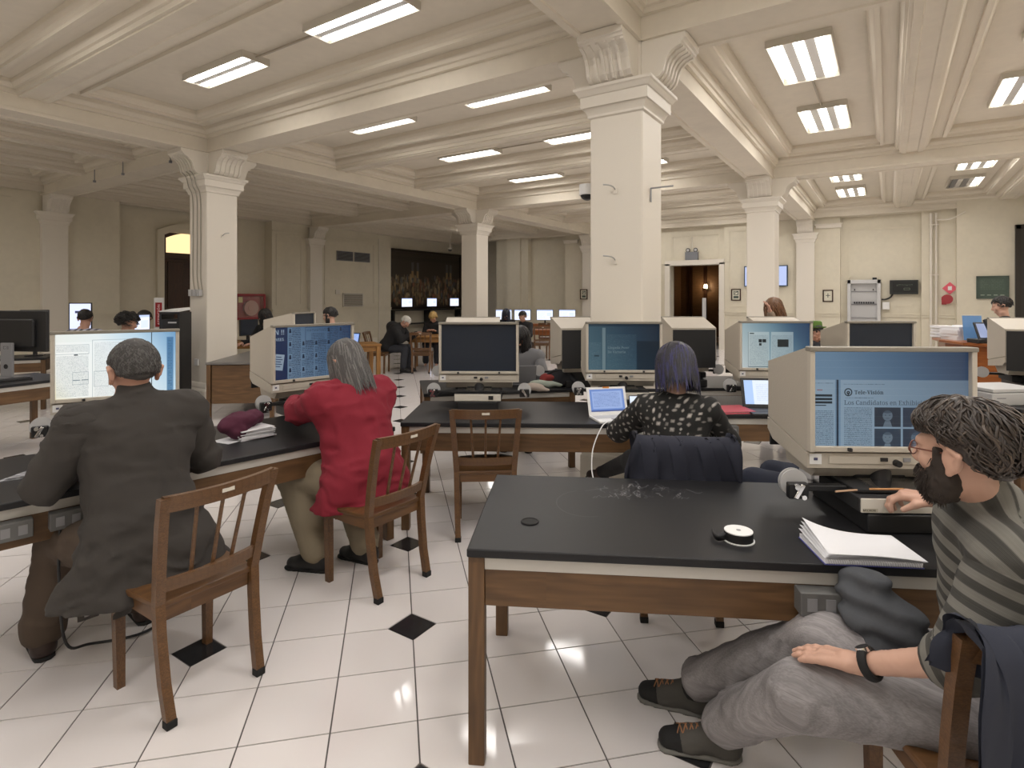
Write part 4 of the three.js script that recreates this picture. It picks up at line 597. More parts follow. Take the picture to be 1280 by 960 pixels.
{ // man in the striped sweater, right foreground
  const pos = plan(1.33, 1.56), dir = sub3([...plan(.4, 1.75), 0], [...pos, 0]), face = Math.atan2(dir[0], dir[1]) / D2R, L = (r, y, d) => worldTo(pos, face, r, y, d);
  const headDir = sub3(L(.68, 0, 2.35), L(1.16, 0, 1.45)), yaw = Math.atan2(headDir[0], headDir[2]) / D2R;
  const neck = L(1.27, 1.045, 1.5), J = { pel: L(1.34, .52, 1.55), neck, head: L(1.155, 1.2, 1.46), sL: L(1.165, .985, 1.345), sR: L(1.33, .995, 1.68), eL: L(1.065, .735, 1.36), wL: L(.935, .612, 1.545), eR: L(1.56, .89, 1.8), wR: L(1.465, .902, 1.98), kL: L(.835, .465, 1.64), kR: L(.98, .52, 1.80), aL: L(.725, .115, 2.0), aR: L(.70, .115, 2.22) };
  const side = nrm(sub3(L(.55, 0, 2.02), L(.73, 0, 1.98)));
  const sw = std('#ffffff', .95, { map: stripes, bumpMap: weave, bumpScale: .001 });
  const P = person({ label: 'bearded man in a striped grey sweater and grey jeans, operating a film reader', pos, face, ...J, q: .012, yaw, pitch: 3, size: 1.02, skin: SKIN.b, turn: 0, sh: .18,
    hs: 1.08, hL: nrm(sub3(L(.79, .565, 1.72), J.wL)), cL: .16, uL: [0, 1, 0], hR: nrm(sub3(L(1.37, .9, 2.06), J.wR)), cR: .95,
    top: { name: 'sweater', mat: sw, label: 'grey sweater with dark horizontal stripes', along: true, collarTo: .42, toL: .1, toR: .18, fold: .006, ease: .02 }, legs: { mat: jeans, fold: .009, ease: .02 },
    shoes: { mat: std([.075, .07, .062], .8, { bumpMap: weave, bumpScale: .0006 }), sole: std([.16, .155, .14], .7), lace: std([.36, .17, .08], .7) }, tL: side, tR: nrm(add3(side, nrm(sub3(L(.73, 0, 2.1), L(.73, 0, 2.0))), .15)),
    hair: { mat: std([.032, .023, .018], .42), mat2: std([.07, .05, .037], .4), n: 1300, n2: 420, t: .018, len: .09, r: .0022, wave: .16, lift: .16, front: .95, side: 1.15, back: 1.75, ext: .4, hl: .075, fz: .05, low: -.085, lim: 2.1, swirl: .35 },
    socks: std([.012, .012, .013], .9), beard: std([.03, .021, .016], .8), glasses: std([.16, .05, .03], .3), face2: true });
  // stripes run level round the torso
  const tor = P.t.children.find(o => o.name === 'sweater'), gp = tor.geometry.attributes.position, gu = tor.geometry.attributes.uv; for (let i = 0; i < gp.count; i++) { const v = sub3([gp.getX(i), gp.getY(i), gp.getZ(i)], add3(P.neck, P.CB[1], -.14)), a = dot3(v, P.CB[1]), b = Math.abs(dot3(v, P.CB[2])); gu.setXY(i, .3, a < 0 ? a : .125 * Math.atan2(a, b)); }
  const w0 = mix3(P.wL, P.eL, .13), wd = nrm(sub3(P.eL, P.wL)), qn = new THREE.Quaternion().setFromUnitVectors(V(0, 0, 1), V(...wd));
  const wa = part('watch_strap', norm(new THREE.TorusGeometry(.034, .009, 8, 28)).scale(1, 1, 1.5).applyQuaternion(qn).translate(...w0), M.rubber, P.t); const up = nrm(add3([0, 1, 0], wd, -dot3([0, 1, 0], wd))), fc = add3(w0, up, .036);
  part('watch_case', cyl(.019, .019, .011, 0, 0, 0, 24).applyQuaternion(new THREE.Quaternion().setFromUnitVectors(V(0, 1, 0), V(...up))).translate(...fc), M.chrome, wa); part('watch_dial', cyl(.015, .015, .012, 0, 0, 0, 24).applyQuaternion(new THREE.Quaternion().setFromUnitVectors(V(0, 1, 0), V(...up))).translate(...add3(fc, up, .0007)), M.black, wa);
  single('pencil', [rod([...plan(1.30, 2.08)].reduce((a, v, i) => (a[i * 2] = v, a), [0, .905, 0]), [...plan(1.41, 2.06)].reduce((a, v, i) => (a[i * 2] = v, a), [0, .912, 0]), .0035)], std([.55, .27, .1], .5), 'orange pencil held in the bearded man’s fingers', 'pencil');
  const [cx, cz] = plan(1.225, 1.5); chair(cx, cz, 207.8, 'wooden chair under the bearded man, with a dark fleece on it');
  single('fleece_jacket', drape(.5, [[-.25, .78], [-.27, .87], [-.32, .915], [-.385, .87], [-.4, .6], [-.39, .28]], .016, 46, 1, .03), cloth([.022, .026, .042]), 'dark navy fleece hung over the bearded man’s chair', 'jacket', [cx, 0, cz], 207.8 * D2R);
  const sc = new THREE.Mesh(blob([cap(L(1.08, .69, 1.80), L(1.10, .56, 1.72), .05, .06), cap(L(1.11, .7, 1.75), L(1.17, .58, 1.7), .05, .06), cap(L(1.06, .63, 1.75), L(1.16, .64, 1.68), .045, .05)], .008, (x, y, z) => -.004 + .008 * Math.sin(y * 95 + 5 * vnoise(x * 14, y * 10, z * 14)) + .008 * (vnoise(x * 22, y * 20, z * 22) - .5)), cloth([.075, .08, .09])); sc.name = numbered('grey_scarf'); sc.castShadow = sc.receiveShadow = true; sc.position.set(pos[0], 0, pos[1]); sc.rotation.y = face * D2R; sc.userData = { label: 'crumpled grey scarf in the bearded man’s lap against the desk', category: 'scarf' }; scene.add(sc);
}
{ // man in the dark jacket, left
  const pos = [-2.72, -1.2], face = -97, L = (r, y, d) => worldTo(pos, face, r, y, d), jk = cloth([.043, .038, .034]);
  person({ label: 'grey-haired man in a dark brown jacket seated with his back turned', pos, face, q: .012, pel: [0, .54, 0], neck: [0, 1.12, .1], head: [.0, 1.265, .12], yaw: 4, pitch: 12, size: 1.12, bulk: 1.16, sh: .2, skin: SKIN.a,
    wL: [.2, .8, .38], wR: [-.2, .8, .38], pL: [.7, .5, -.2], pR: [-.7, .5, -.2], kL: [.2, .5, .42], kR: [-.16, .5, .44], aL: [.27, .1, .42], aR: [-.12, .1, .4],
    top: { name: 'jacket', mat: jk, collarTo: .5, hem: .375, ease: .03, fold: .016, extra: [cap([.15, .5, -.06], [.22, .34, -.04], .12, .13, .05), cap([-.15, .5, -.07], [-.22, .36, -.1], .12, .11, .05), cap([-.1, .48, -.13], [.14, .34, -.15], .09, .1, .05), cap([-.1, .48, -.13], [-.1, .34, -.16], .09, .1, .05), ell([0, .62, -.02], [.22, .2, .15], undefined, .06)] },
    legs: { mat: cloth([.075, .052, .036]), fold: .008, ease: .03 }, shoes: { mat: std([.025, .012, .009], .45) },
    hair: { mat: std([.05, .046, .044], .6), mat2: std([.1, .096, .092], .55), n: 1500, n2: 900, t: .006, len: .035, r: .0015, wave: .08, lift: .05, front: 1.05, side: 1.3, back: 1.9, ext: .2, hl: .07, fz: .05, low: -.075, lim: 2.2 } });
}
{ // man in red
  const pos = [-2.63, -2.36], face = -98;
  person({ label: 'man with long grey hair in a crimson jacket, hands on a film reader', pos, face, q: .012, pel: [0, .54, 0], neck: [.0, 1.05, .12], head: [.0, 1.2, .17], yaw: 10, pitch: 22, size: 1.06, bulk: 1.2, sh: .195, skin: SKIN.a,
    wL: [.1, .91, .60], wR: [-.02, .91, .62], pL: [.8, .5, 0], pR: [-.7, .4, 0], cL: .7, cR: .7, kL: [.22, .52, .42], kR: [-.12, .5, .4], aL: [.2, .1, .14], aR: [-.05, .1, .02], tL: [.5, 0, .8], tR: [.3, 0, .9],
    top: { name: 'jacket', mat: cloth([.235, .014, .03]), collar: .05, to: .82, hem: .4, ease: .04, fold: .016, extra: [cap([-.14, .52, -.06], [-.18, .36, -.06], .125, .12, .05), cap([.14, .52, -.06], [.2, .36, -.02], .125, .12, .05), cap([-.12, .5, -.12], [.12, .38, -.13], .09, .1, .05), ell([0, .58, -.03], [.23, .2, .17], undefined, .06)] },
    legs: { mat: cloth([.27, .225, .155]), fold: .008, ease: .03 }, shoes: { mat: std([.015, .015, .016], .5) },
    hair: { mat: std([.075, .07, .068], .5), mat2: std([.16, .152, .146], .5), n: 900, n2: 420, t: .012, len: .25, r: .002, wave: .06, lift: .05, front: 1.15, back: 1.5, ext: 9, hl: .06, fz: .05, low: -.11, lim: 1.5, flare: -.8 } });
}
{ // woman with blue hair
  const pos = plan(.92, 3.2), face = 180 + 33 - 14;
  const dots = dataTex(288, 288, (() => { const p = []; for (let i = 0; i < 230; i++) p.push([(i * .7548777 + .02 * hash(i, 1)) % 1, (i * .5698403 + .02 * hash(i, 2)) % 1, .009 + .011 * hash(i, 3), hash(i, 4) * 3, .3 + .5 * hash(i, 6)]); return (u, v, x, y) => { let k = .012 + .012 * hash(x, y); for (const [a, b, r, t, br] of p) { let dx = Math.abs(u - a), dy = Math.abs(v - b); dx = Math.min(dx, 1 - dx); dy = Math.min(dy, 1 - dy); const ex = dx * Math.cos(t) - dy * Math.sin(t), ey = dx * Math.sin(t) + dy * Math.cos(t), d = Math.hypot(ex, ey * .6) / r; if (d < 1) k = Math.max(k, br * (1 - d * d) * (.6 + .6 * fbm(u * 60, v * 60, 2))); } k = Math.sqrt(k) * .85; return [k, k * .97, k * .93]; }; })(), true, [1.7, 1.7]);
  const P = person({ label: 'woman with blue-black bobbed hair in a black dress with white spots', pos, face, q: .012, pel: [0, .53, 0], neck: [0, 1.02, .08], head: [.0, 1.19, .12], yaw: 8, pitch: 22, size: 1.0, bulk: .98, sh: .17, skin: SKIN.b,
    wL: [.2, .8, .42], wR: [-.16, .8, .42], pL: [.9, .5, -.1], pR: [-.7, .5, -.1], kL: [.26, .56, .42], aL: [.5, .34, .82], kR: [-.1, .5, .42], aR: [-.1, .1, .4], tL: [.5, 0, .8],
    top: { name: 'dress', mat: std('#ffffff', .85, { map: dots, bumpMap: weave, bumpScale: .0004 }), fold: .008, ease: .02, label: 'black dress with irregular white spots', extra: [cap([.1, .52, 0], [.2, .53, .28], .11, .09, .05), cap([-.1, .52, 0], [-.1, .52, .3], .11, .09, .05), cap([.2, .5, -.02], [.22, .4, .0], .08, .07, .05)] },
    legs: { name: 'leggings', mat: cloth([.01, .01, .011]), fold: .002, ease: .0 }, shoes: { mat: std([.05, .03, .022], .6), free: true },
    hair: { mat: std([.012, .011, .018], .42), mat2: std([.026, .024, .1], .42), n: 900, n2: 380, t: .03, len: .195, r: .0022, wave: .04, lift: .05, front: 1.2, back: 1.5, ext: 9, hl: .04, fz: .07, low: -.1, lim: 1.5, flare: -.6, bob: true } });
  void P;
  // navy jacket over the back of her chair
  const [cx, cz] = plan(.86, 3.06);
  single('navy_jacket', drape(.47, [[-.17, .6], [-.2, .84], [-.27, .93], [-.34, .9], [-.37, .7], [-.36, .36]], .02, 46, 4, .045), cloth([.02, .022, .036]), 'navy blue jacket draped over the blue-haired woman’s chair', 'jacket', [cx, 0, cz], 207 * D2R);
}
// ---------------------------------------------------------------- things on the desks
const flat = (poly, h) => slab(poly, h, 0);
{ // film reel lying on the near desk
  const [x, z] = plan(.80, 2.02), t = thing('film_reel', 'white film reel wound with black film lying on the scratched desk', 'film reel', [x, TT, z], .3);
  part('lower_flange', cyl(.054, .054, .003, 0, .002, 0, 32), M.white, t); part('film_coil', cyl(.049, .049, .028, 0, .018, 0, 32), M.black, t); part('upper_flange', cyl(.048, .048, .003, 0, .034, 0, 32), M.white, t, 'white upper disc'); part('hub_hole', cyl(.008, .008, .004, 0, .0345, 0, 12), M.grey, t); part('film_tail', tube([[-.045, .017, .02], [-.07, .017, .035], [-.083, .017, .01], [-.085, .017, -.02]], .004, 20, 4).scale(1, 3.4, 1).translate(0, -.041, 0), M.black, t);
}
{ // spiral notebook with curling pages
  const [x, z] = plan(1.16, 1.92), t = thing('spiral_notebook', 'open white spiral notebook with curled pages on the scratched desk', 'notebook', [x, TT, z], 27.8 * D2R), W = .3, H = .21;
  part('back_cover', box(W, .003, H, 0, .0025, 0), std([.09, .1, .34], .5), t, 'blue cover edge');
  const sheet = (y0, lift, k) => { const q = []; const f = (u, v) => [(-.5 + u) * W + .004 * k, y0 + lift * Math.pow(1 - u, 3) * (.3 + .7 * (1 - v)) + .012 * Math.sin(u * 3) * v, (-.5 + v) * H]; for (let i = 0; i < 12; i++) for (let j = 0; j < 6; j++) q.push([f(i / 12, (j + 1) / 6), f((i + 1) / 12, (j + 1) / 6), f((i + 1) / 12, j / 6), f(i / 12, j / 6)]); return quads(q); };
  part('page_block', box(W - .006, .014, H - .006, 0, .011, 0), M.paper, t); for (let k = 0; k < 4; k++) part('page', sheet(.0185 + k * .001, .016 + k * .012, k), M.paper, t);
  for (let i = 0; i < 40; i++) part('wire_ring', norm(new THREE.TorusGeometry(.007, .0009, 5, 10)).rotateY(Math.PI / 2).translate(-W / 2 + .01 + i * (W - .02) / 39, .012, H / 2), M.steel, t);
}
for (const [r, d, a, l] of [[1.21, 2.07, .9, 'thin pencil lying on the glass of the film reader with portraits']]) { const [x, z] = plan(r, d); single('pencil', rod([-.05, .905 - TT, 0], [.05, .9 - TT, 0], .0035), std([.5, .32, .2], .5), l, 'pencil', [x, TT, z], a); }
{ const t = single('folded_newspaper', join([slab([[-.14, .06], [.15, .06], [.02, -.12]], .004), slab([[-.1, .055], [.13, .05], [.02, -.1]], .004, .006)]), std('#ffffff', .8, { map: dataTex(128, 128, (u, v, x, y) => { const k = .55 + .3 * (hash(x >> 1, y >> 1) - .5); return [k, k, k * 1.03]; }) , }), 'small folded newspaper on the long desk beside the jacketed man', 'newspaper', [-3.47, TT, -1.04], 1.3); void t; }
{ const p = [-3.27, -2.06], papers = thing('paper_stack', 'stack of white papers under a maroon beanie on the long desk', 'papers', [p[0], TT, p[1]], 1.45); for (let i = 0; i < 9; i++) part('sheet_bundle', box(.21, .006, .15, rr(-.012, .012), .004 + i * .0068, rr(-.01, .01), 0, [0, rr(-.08, .08), 0]), M.paper, papers); part('loose_sheet', box(.2, .004, .14, -.1, .003, -.02, 0, [0, .3, 0]), M.paper, papers);
  single('knit_beanie', blob([ell([0, .05, 0], [.11, .05, .085]), cap([-.1, .03, .03], [-.03, -.005, .07], .04, .045), cap([.02, .05, 0], [.1, .055, -.02], .04, .045)], .007, folds(.008, 30, 30, 30)), cloth([.075, .012, .032]), 'maroon knit beanie lying on a stack of white papers', 'hat', [p[0] - .04, TT + .055, p[1] + .05], 1.4); }
const uiTex = canvasTex(512, 320, (c, w, h) => { c.fillStyle = '#6f8fd0'; c.fillRect(0, 0, w, h); c.fillStyle = '#9db5e6'; c.fillRect(30, 30, 450, 250); greek(c, 50, 50, 400, 210, 14, '#48639f', .7); c.fillStyle = '#3f599a'; c.fillRect(0, 300, w, 20); });
const docTex = canvasTex(512, 320, (c, w, h) => { c.fillStyle = '#a9c4ee'; c.fillRect(0, 0, w, h); c.fillStyle = '#dbe5f8'; c.fillRect(110, 0, 402, h); greek(c, 150, 50, 300, 230, 18, '#8d9dbd', .4); });
function laptop(x, z, deg, label, body, tex, k = 1, open = 105, s = 1) {
  const t = thing('laptop', label, 'laptop', [x, TT, z], deg * D2R); part('keyboard_deck', box(.3 * s, .016, .21 * s, 0, .008, 0, .004), body, t); part('keys', box(.27 * s, .002, .1 * s, 0, .0165, -.03), body === M.white ? M.lightgrey : M.black, t); part('touchpad', box(.08, .001, .05, 0, .0168, .06), M.grey, t);
  const a = (open - 90) * D2R, lid = box(.3 * s, .2 * s, .008, 0, .1 * s, 0, .003).rotateX(-a).translate(0, .014, -.105 * s), L = part('lid', lid, body, t), g = box(.26 * s, .16 * s, .002, 0, .104 * s, .005), p = g.attributes.position; for (let i = 0; i < p.count; i++) g.attributes.uv.setXY(i, p.getX(i) / (.26 * s) + .5, (p.getY(i) - .024 * s) / (.16 * s)); part('display', g.rotateX(-a).translate(0, .014, -.105 * s), tex ? glow(tex, k) : M.screenoff, L); return t;
}
{ let [x, z] = plan(.72, 4.02); const t = laptop(x, z, 46, 'small white laptop with a blue page on its display', M.white, uiTex, .75, 108); part('sticker', [box(.05, .012, .001, 0, .196, .004)].map(g => g.rotateX(-18 * D2R).translate(0, .014, -.105)), std([.6, .22, .05], .5), t, 'orange and green sticker strip');
  const q = (r, y, d) => { const [X, Z] = plan(r, d); return [X, y, Z]; };
  single('charging_cable', tube([q(.66, .755, 3.92), q(.6, .74, 3.82), q(.52, .6, 3.7), q(.52, .45, 3.55), q(.62, .42, 3.5), q(.66, .47, 3.48), q(.62, .5, 3.47), q(.6, .45, 3.45), q(.7, .5, 3.4), q(.85, .6, 3.35)], .004, 80), M.white, 'thin white charging cable looping down from the white laptop', 'cable');
  [x, z] = plan(1.93, 4.25); laptop(x, z, 28, 'dark laptop with a white document, beside the pink folder', M.black, docTex, .95, 108, 1.15);
  [x, z] = plan(.07, 5.72); laptop(x, z, 40 + 180, 'grey laptop seen from the back on the desk behind', M.grey, null, 1, 112);
  [x, z] = plan(1.62, 4.32); const f = thing('pink_folder', 'pink folder lying on the desk between the woman and the dark laptop', 'folder', [x, TT, z], 40 * D2R); part('cover', slab([[-.17, .12], [.17, .12], [.17, -.12], [-.17, -.12]], .01, .0, .003), std([.5, .09, .12], .6), f); part('sheets', box(.31, .006, .22, .0, .013, 0), M.paper, f); part('upper_cover', box(.335, .003, .235, 0, .018, 0, .001, [.02, 0, .01]), std([.5, .09, .12], .6), f);
  [x, z] = plan(1.36, 4.1); single('paper_slip', box(.12, .003, .08), M.paper, 'white paper slip by the pink folder', 'paper', [x, TT + .002, z], .3);
  [x, z] = plan(.92, 4.2); const ph = thing('tablet', 'small lit tablet partly hidden by the blue-haired woman', 'tablet', [x, TT + .05, z], .6); part('case', box(.12, .09, .008, 0, .045, 0, .003, [-.35, 0, 0]), M.black, ph); part('display', box(.11, .08, .002, 0, .045, .006, 0, [-.35, 0, 0]), glow(docTex, .9), ph);
  // clutter on the desk behind
  [x, z] = plan(.42, 5.55); const bp = thing('backpack', 'black backpack with red and pale green patches lying on the rear desk', 'backpack', [x, TT, z], .4); part('bag', blob([ell([.06, .08, 0], [.16, .085, .1]), cap([.1, .1, .03], [.2, .05, .05], .06, .04)], .01, folds(.014, 14, 14, 14)), cloth([.02, .02, .024]), bp); part('red_pocket', blob([ell([-.06, .08, .04], [.09, .05, .06])], .009, folds(.014, 20, 20, 20)), cloth([.22, .03, .025]), bp); part('green_pocket', blob([ell([-.07, .035, .07], [.17, .035, .05])], .009, folds(.01, 20, 20, 20)), cloth([.42, .47, .4]), bp); part('strap', tube([[-.1, .09, .06], [-.02, .15, .05], [.1, .15, .06], [.2, .06, .1]], .014, 24, 6), cloth([.03, .03, .033]), bp);
  [x, z] = plan(.2, 5.32); single('cloth_cap', blob([ell([0, .03, 0], [.1, .035, .06]), cap([.06, .02, .02], [.15, .01, .03], .025, .012)], .007), cloth([.5, .42, .36]), 'pale cloth cap at the edge of the rear desk', 'hat', [x, TT, z], .3);
}
{ let [x, z] = plan(4.0, 4.72); const p = thing('scanner', 'light grey flat scanner on the desk by the reception counter', 'scanner', [x, TT, z], 40 * D2R); part('case', box(.45, .1, .36, 0, .05, 0, .01), M.lightgrey, p); part('lid', box(.44, .03, .35, 0, .118, 0, .008), M.lightgrey, p); part('lettering', box(.08, .008, .001, -.15, .06, .1805), M.grey, p);
  [x, z] = plan(4.35, 4.6); const s = thing('tape_dispenser', 'chrome desk dispenser beside the flat scanner', 'dispenser', [x, TT, z], .6); part('body', box(.16, .07, .07, 0, .035, 0, .012), M.chrome, s); part('wheel', cyl(.03, .03, .03, -.03, .08, 0, 20, 'z'), M.lightgrey, s); }
for (const [r, d, h, l] of [[1.50, 3.95, 0, 'black floor socket box under the desk with the pink folder'], [1.95, 5.35, 0, 'black floor socket box between two desk rows']]) { const [x, z] = plan(r, d); single('floor_socket', box(.2, .03, .12, 0, .015, 0, .006), M.matte, l, 'floor socket', [x, h, z], 45 * D2R); }
{ const q = (x, y, z) => [x, y, z]; single('power_cord', tube([q(-3.02, .62, -1.0), q(-2.97, .4, -.98), q(-2.99, .08, -1.02), q(-3.05, .02, -1.12), q(-2.95, .015, -1.3), q(-3.05, .02, -1.5), q(-3.3, .2, -1.6)], .006, 60), M.black, 'black power cord hanging from the long desk to the floor', 'cable'); const [x, z] = plan(1.55, 4.2), [x2, z2] = plan(1.5, 3.98); single('power_cord', tube([[x, .6, z], [x, .3, z], [x2, .03, z2]], .005, 24), M.black, 'black power cord dropping to a floor socket', 'cable'); }
// ---------------------------------------------------------------- background furniture
function table(r, d, L, W, deg, label, mat = M.palewood) { const [x, z] = plan(r, d), t = thing('library_table', label, 'table', [x, 0, z], deg * D2R); part('tabletop', box(L, .035, W, 0, .735, 0, .005), mat, t); for (const s of [-1, 1]) { part('apron', box(L - .1, .1, .025, 0, .665, s * (W / 2 - .05)), mat, t); for (const u of [-1, 1]) part('leg', box(.075, .72, .075, u * (L / 2 - .05), .36, s * (W / 2 - .05), .004), mat, t); } return t; }
table(-1.35, 13.05, 1.9, .85, 33, 'pale oak table with thick legs where people read below the dark painting');
table(-3.1, 10.6, 1.2, .7, 60, 'pale oak table with an open laptop, behind the crimson-jacketed man'); { const [x, z] = plan(-3.0, 10.5); laptop(x, z, 33 - 20, 'distant laptop with a blue display on the oak table', M.black, uiTex, 1, 105); }
table(.75, 15.6, 2.6, .8, 33, 'brown wooden table in front of the row of wall computers', M.redwood); table(.8, 18.95, 3.5, .6, 33, 'long brown wooden bench under the row of wall computers', M.redwood);
for (const [r, d, f, l] of [[-1.93, 12.35, 213, 'brown chair drawn up to the pale oak table'], [-2.85, 12.3, 120, 'brown chair under the person in the black coat'], [.25, 14.9, 200, 'brown chair at the brown wooden table, beside the girl in grey'], [.75, 14.9, 220, 'brown chair at the brown wooden table, in front of the wall computers'], [1.0, 16.9, 213, 'brown chair between the brown table and the long bench']]) { const [x, z] = plan(r, d); chair(x, z, f, l); }
function monitor(x, y, z, deg, label, o = {}) {
  const W = o.W ?? .5, H = o.H ?? .3, U = o.up ?? 0, t = thing('monitor', label, 'monitor', [x, y, z], deg * D2R, o.group); part('case', box(W, H, .035, 0, H / 2 + .1 + U, 0, .008), M.black, t); const g = box(W - .03, H - .03, .003, 0, H / 2 + .1 + U, .018), p = g.attributes.position; for (let i = 0; i < p.count; i++) g.attributes.uv.setXY(i, p.getX(i) / (W - .03) + .5, (p.getY(i) - .115 - U) / (H - .03)); part('display', g, o.tex ? glow(o.tex, o.k ?? 1.1) : M.screenoff, t); part('stand', [box(.05, .14 + U, .03, 0, .07 + U / 2, -.03), box(.22, .014, .16, 0, .007, -.02, .004)], M.black, t); return t;
}
const webTex = canvasTex(256, 160, (c, w, h) => { c.fillStyle = '#e6ecff'; c.fillRect(0, 0, w, h); c.fillStyle = '#b9c6ee'; c.fillRect(0, 0, w, 18); greek(c, 20, 34, 120, 100, 9, '#8fa0d8', .6); c.fillStyle = '#cfd9f7'; c.fillRect(160, 40, 80, 60); });
{ const sh = thing('wall_shelf', 'black shelf with computers under the dark painting', 'shelf', [-15.3, 0, -17.2]); part('board', box(.5, .04, 4, 0, 1.14, 0), M.black, sh); part('lower_board', box(.4, .04, 4, 0, .62, 0), M.black, sh); for (const z of [-1.95, 0, 1.95]) part('bracket', box(.3, 1.12, .05, -.08, .56, z), M.black, sh);
  const ml = ['bright monitor on the wall shelf, nearest the oak reading table', 'bright monitor in the middle of the wall shelf', 'bright monitor on the wall shelf, partly behind the slim column']; [-15.75, -17.15, -18.55].forEach((z, i) => monitor(-15.1, 1.16, z, 90, ml[i], { tex: webTex, group: 'monitors under the dark painting', W: .58, H: .34 }));
  [[-.27, 18.95], [.35, 18.95], [1.09, 18.95], [1.83, 18.95]].forEach(([r, d], i) => { const [x, z] = plan(r, d); monitor(x, .76, z, 20, ['bright monitor next to the two dark-haired heads', 'second bright monitor along the bench from the slim column', 'third bright monitor along the bench from the slim column', 'last bright monitor of the bench, by the wall clock'][i], { tex: webTex, group: 'monitors along the back bench', W: .56, H: .36 }); }); }
// left side: staff desks
{ const [x, z] = [-7.62, -1.6]; desk(1.9, .83, x, z, 99, 'oak desk with the large black monitor seen from behind');
  const m = thing('monitor', 'large black monitor seen from behind with a grey stand', 'monitor', [...plan(-5.32, 6.15)].reduce((a, v, i) => (a[i * 2] = v, a), [0, TT, 0]), (33 - 6) * D2R); part('case', [box(.74, .44, .04, 0, .5, 0, .012), box(.5, .3, .05, 0, .48, .035, .02)], M.black, m); const st = part('stand', [box(.14, .36, .03, -.02, .2, .09, .008), box(.28, .015, .2, -.02, .008, .06, .004)], M.grey, m, 'grey stand with maker badge'); const lt = canvasTex(128, 64, (c, w, h) => { c.fillStyle = '#55555a'; c.fillRect(0, 0, w, h); c.strokeStyle = '#c9c9cc'; c.lineWidth = 4; c.beginPath(); c.ellipse(64, 32, 52, 24, 0, 0, 7); c.stroke(); c.fillStyle = '#c9c9cc'; c.font = 'bold 30px sans-serif'; c.fillText('DELL', 26, 43); }); part('maker_badge', new THREE.PlaneGeometry(.06, .03).translate(-.02, .33, .1055), std('#ffffff', .5, { map: lt }), st); part('cable_hole', cyl(.025, .025, .004, -.02, .13, .105, 20, 'z'), M.matte, st);
  let [kx, kz] = plan(-5.2, 5.85); const kb = thing('keyboard', 'black keyboard on the desk in front of the large black monitor', 'keyboard', [kx, TT, kz], 1.75); part('case', box(.44, .02, .14, 0, .01, 0, .004), M.black, kb); for (let i = 0; i < 4; i++) part('key_row', box(.42, .008, .022, 0, .023, -.045 + i * .028), M.darkmetal, kb);
  { const [x, z] = plan(-7.3, 8.3); desk(1.0, .7, x, z, 60, 'oak staff desk behind the large black monitor'); } { const [x, z] = plan(-5.95, 9.1); desk(1.2, .7, x, z, 40, 'oak staff desk where the plaid-shirted man works'); }
  let [x1, z1] = plan(-7.05, 8.45); monitor(x1, TT, z1, 33 + 30, 'small lit monitor above the large black one', { tex: webTex, W: .34, H: .22, up: .36 });
  const gun = canvasTex(160, 256, (c, w, h) => { c.fillStyle = '#d5dcff'; c.fillRect(0, 0, w, h); c.fillStyle = '#8f9cc9'; c.fillRect(0, 230, w, 26); c.fillStyle = '#3b4058'; c.fillRect(40, 66, 80, 22); c.fillRect(60, 88, 26, 22); });
  let [x2, z2] = plan(-6.75, 8.95); monitor(x2, TT, z2, 33 + 24, 'tall bright monitor turned upright, beside the plaid-shirted man', { tex: gun, W: .3, H: .46, up: .22 });
  table(-5.3, 8.1, .46, .4, 33, 'small oak stand under the dark monitor between two seated men'); let [x3, z3] = plan(-5.28, 8.05); monitor(x3, .753, z3, 33 + 75, 'dark monitor seen edge on between two seated men', { tex: webTex, W: .4, H: .32, up: .2 });
  let [x4, z4] = plan(-5.8, 9.4); const sg = thing('sign_stand', 'narrow white notice stand with a red panel and white letters', 'sign', [x4, TT, z4], 33 * D2R); part('board', box(.16, .62, .02, 0, .55, 0, .004), M.white, sg); const rt = canvasTex(64, 192, (c, w, h) => { c.fillStyle = '#a01a22'; c.fillRect(0, 0, w, h); c.fillStyle = '#f0d8d8'; c.save(); c.translate(44, 176); c.rotate(-Math.PI / 2); c.font = 'bold 32px sans-serif'; c.fillText('ATENCIÓN', 0, 0); c.restore(); }); part('red_panel', new THREE.PlaneGeometry(.11, .4).translate(0, .58, .0115), std('#ffffff', .5, { map: rt }), sg); part('foot', box(.2, .26, .08, 0, .13, 0, .01), M.white, sg);
  let [x5, z5] = plan(-4.88, 8.3); const rk = thing('equipment_rack', 'black equipment rack with boxes next to the cabled column', 'rack', [x5, 0, z5], 33 * D2R); part('frame', [box(.03, 1.4, .3, -.13, .7, 0), box(.03, 1.4, .3, .13, .7, 0), box(.28, .03, .3, 0, .02, 0), box(.28, .03, .3, 0, 1.385, 0)], M.black, rk); for (let i = 0; i < 7; i++) { const u = part('unit', box(.23, .14, .28, 0, .18 + i * .175, .01, .01), i % 2 ? M.darkmetal : M.black, rk); part('unit_label', box(.12, .02, .002, .04, .2 + i * .175, .151), M.lightgrey, u); } single('paper_tray', box(.28, .04, .28, 0, 0, 0, .006, [.1, 0, .08]), M.white, 'white tilted tray on top of the equipment rack', 'tray', [x5 - .02, 1.42, z5], .5);
}
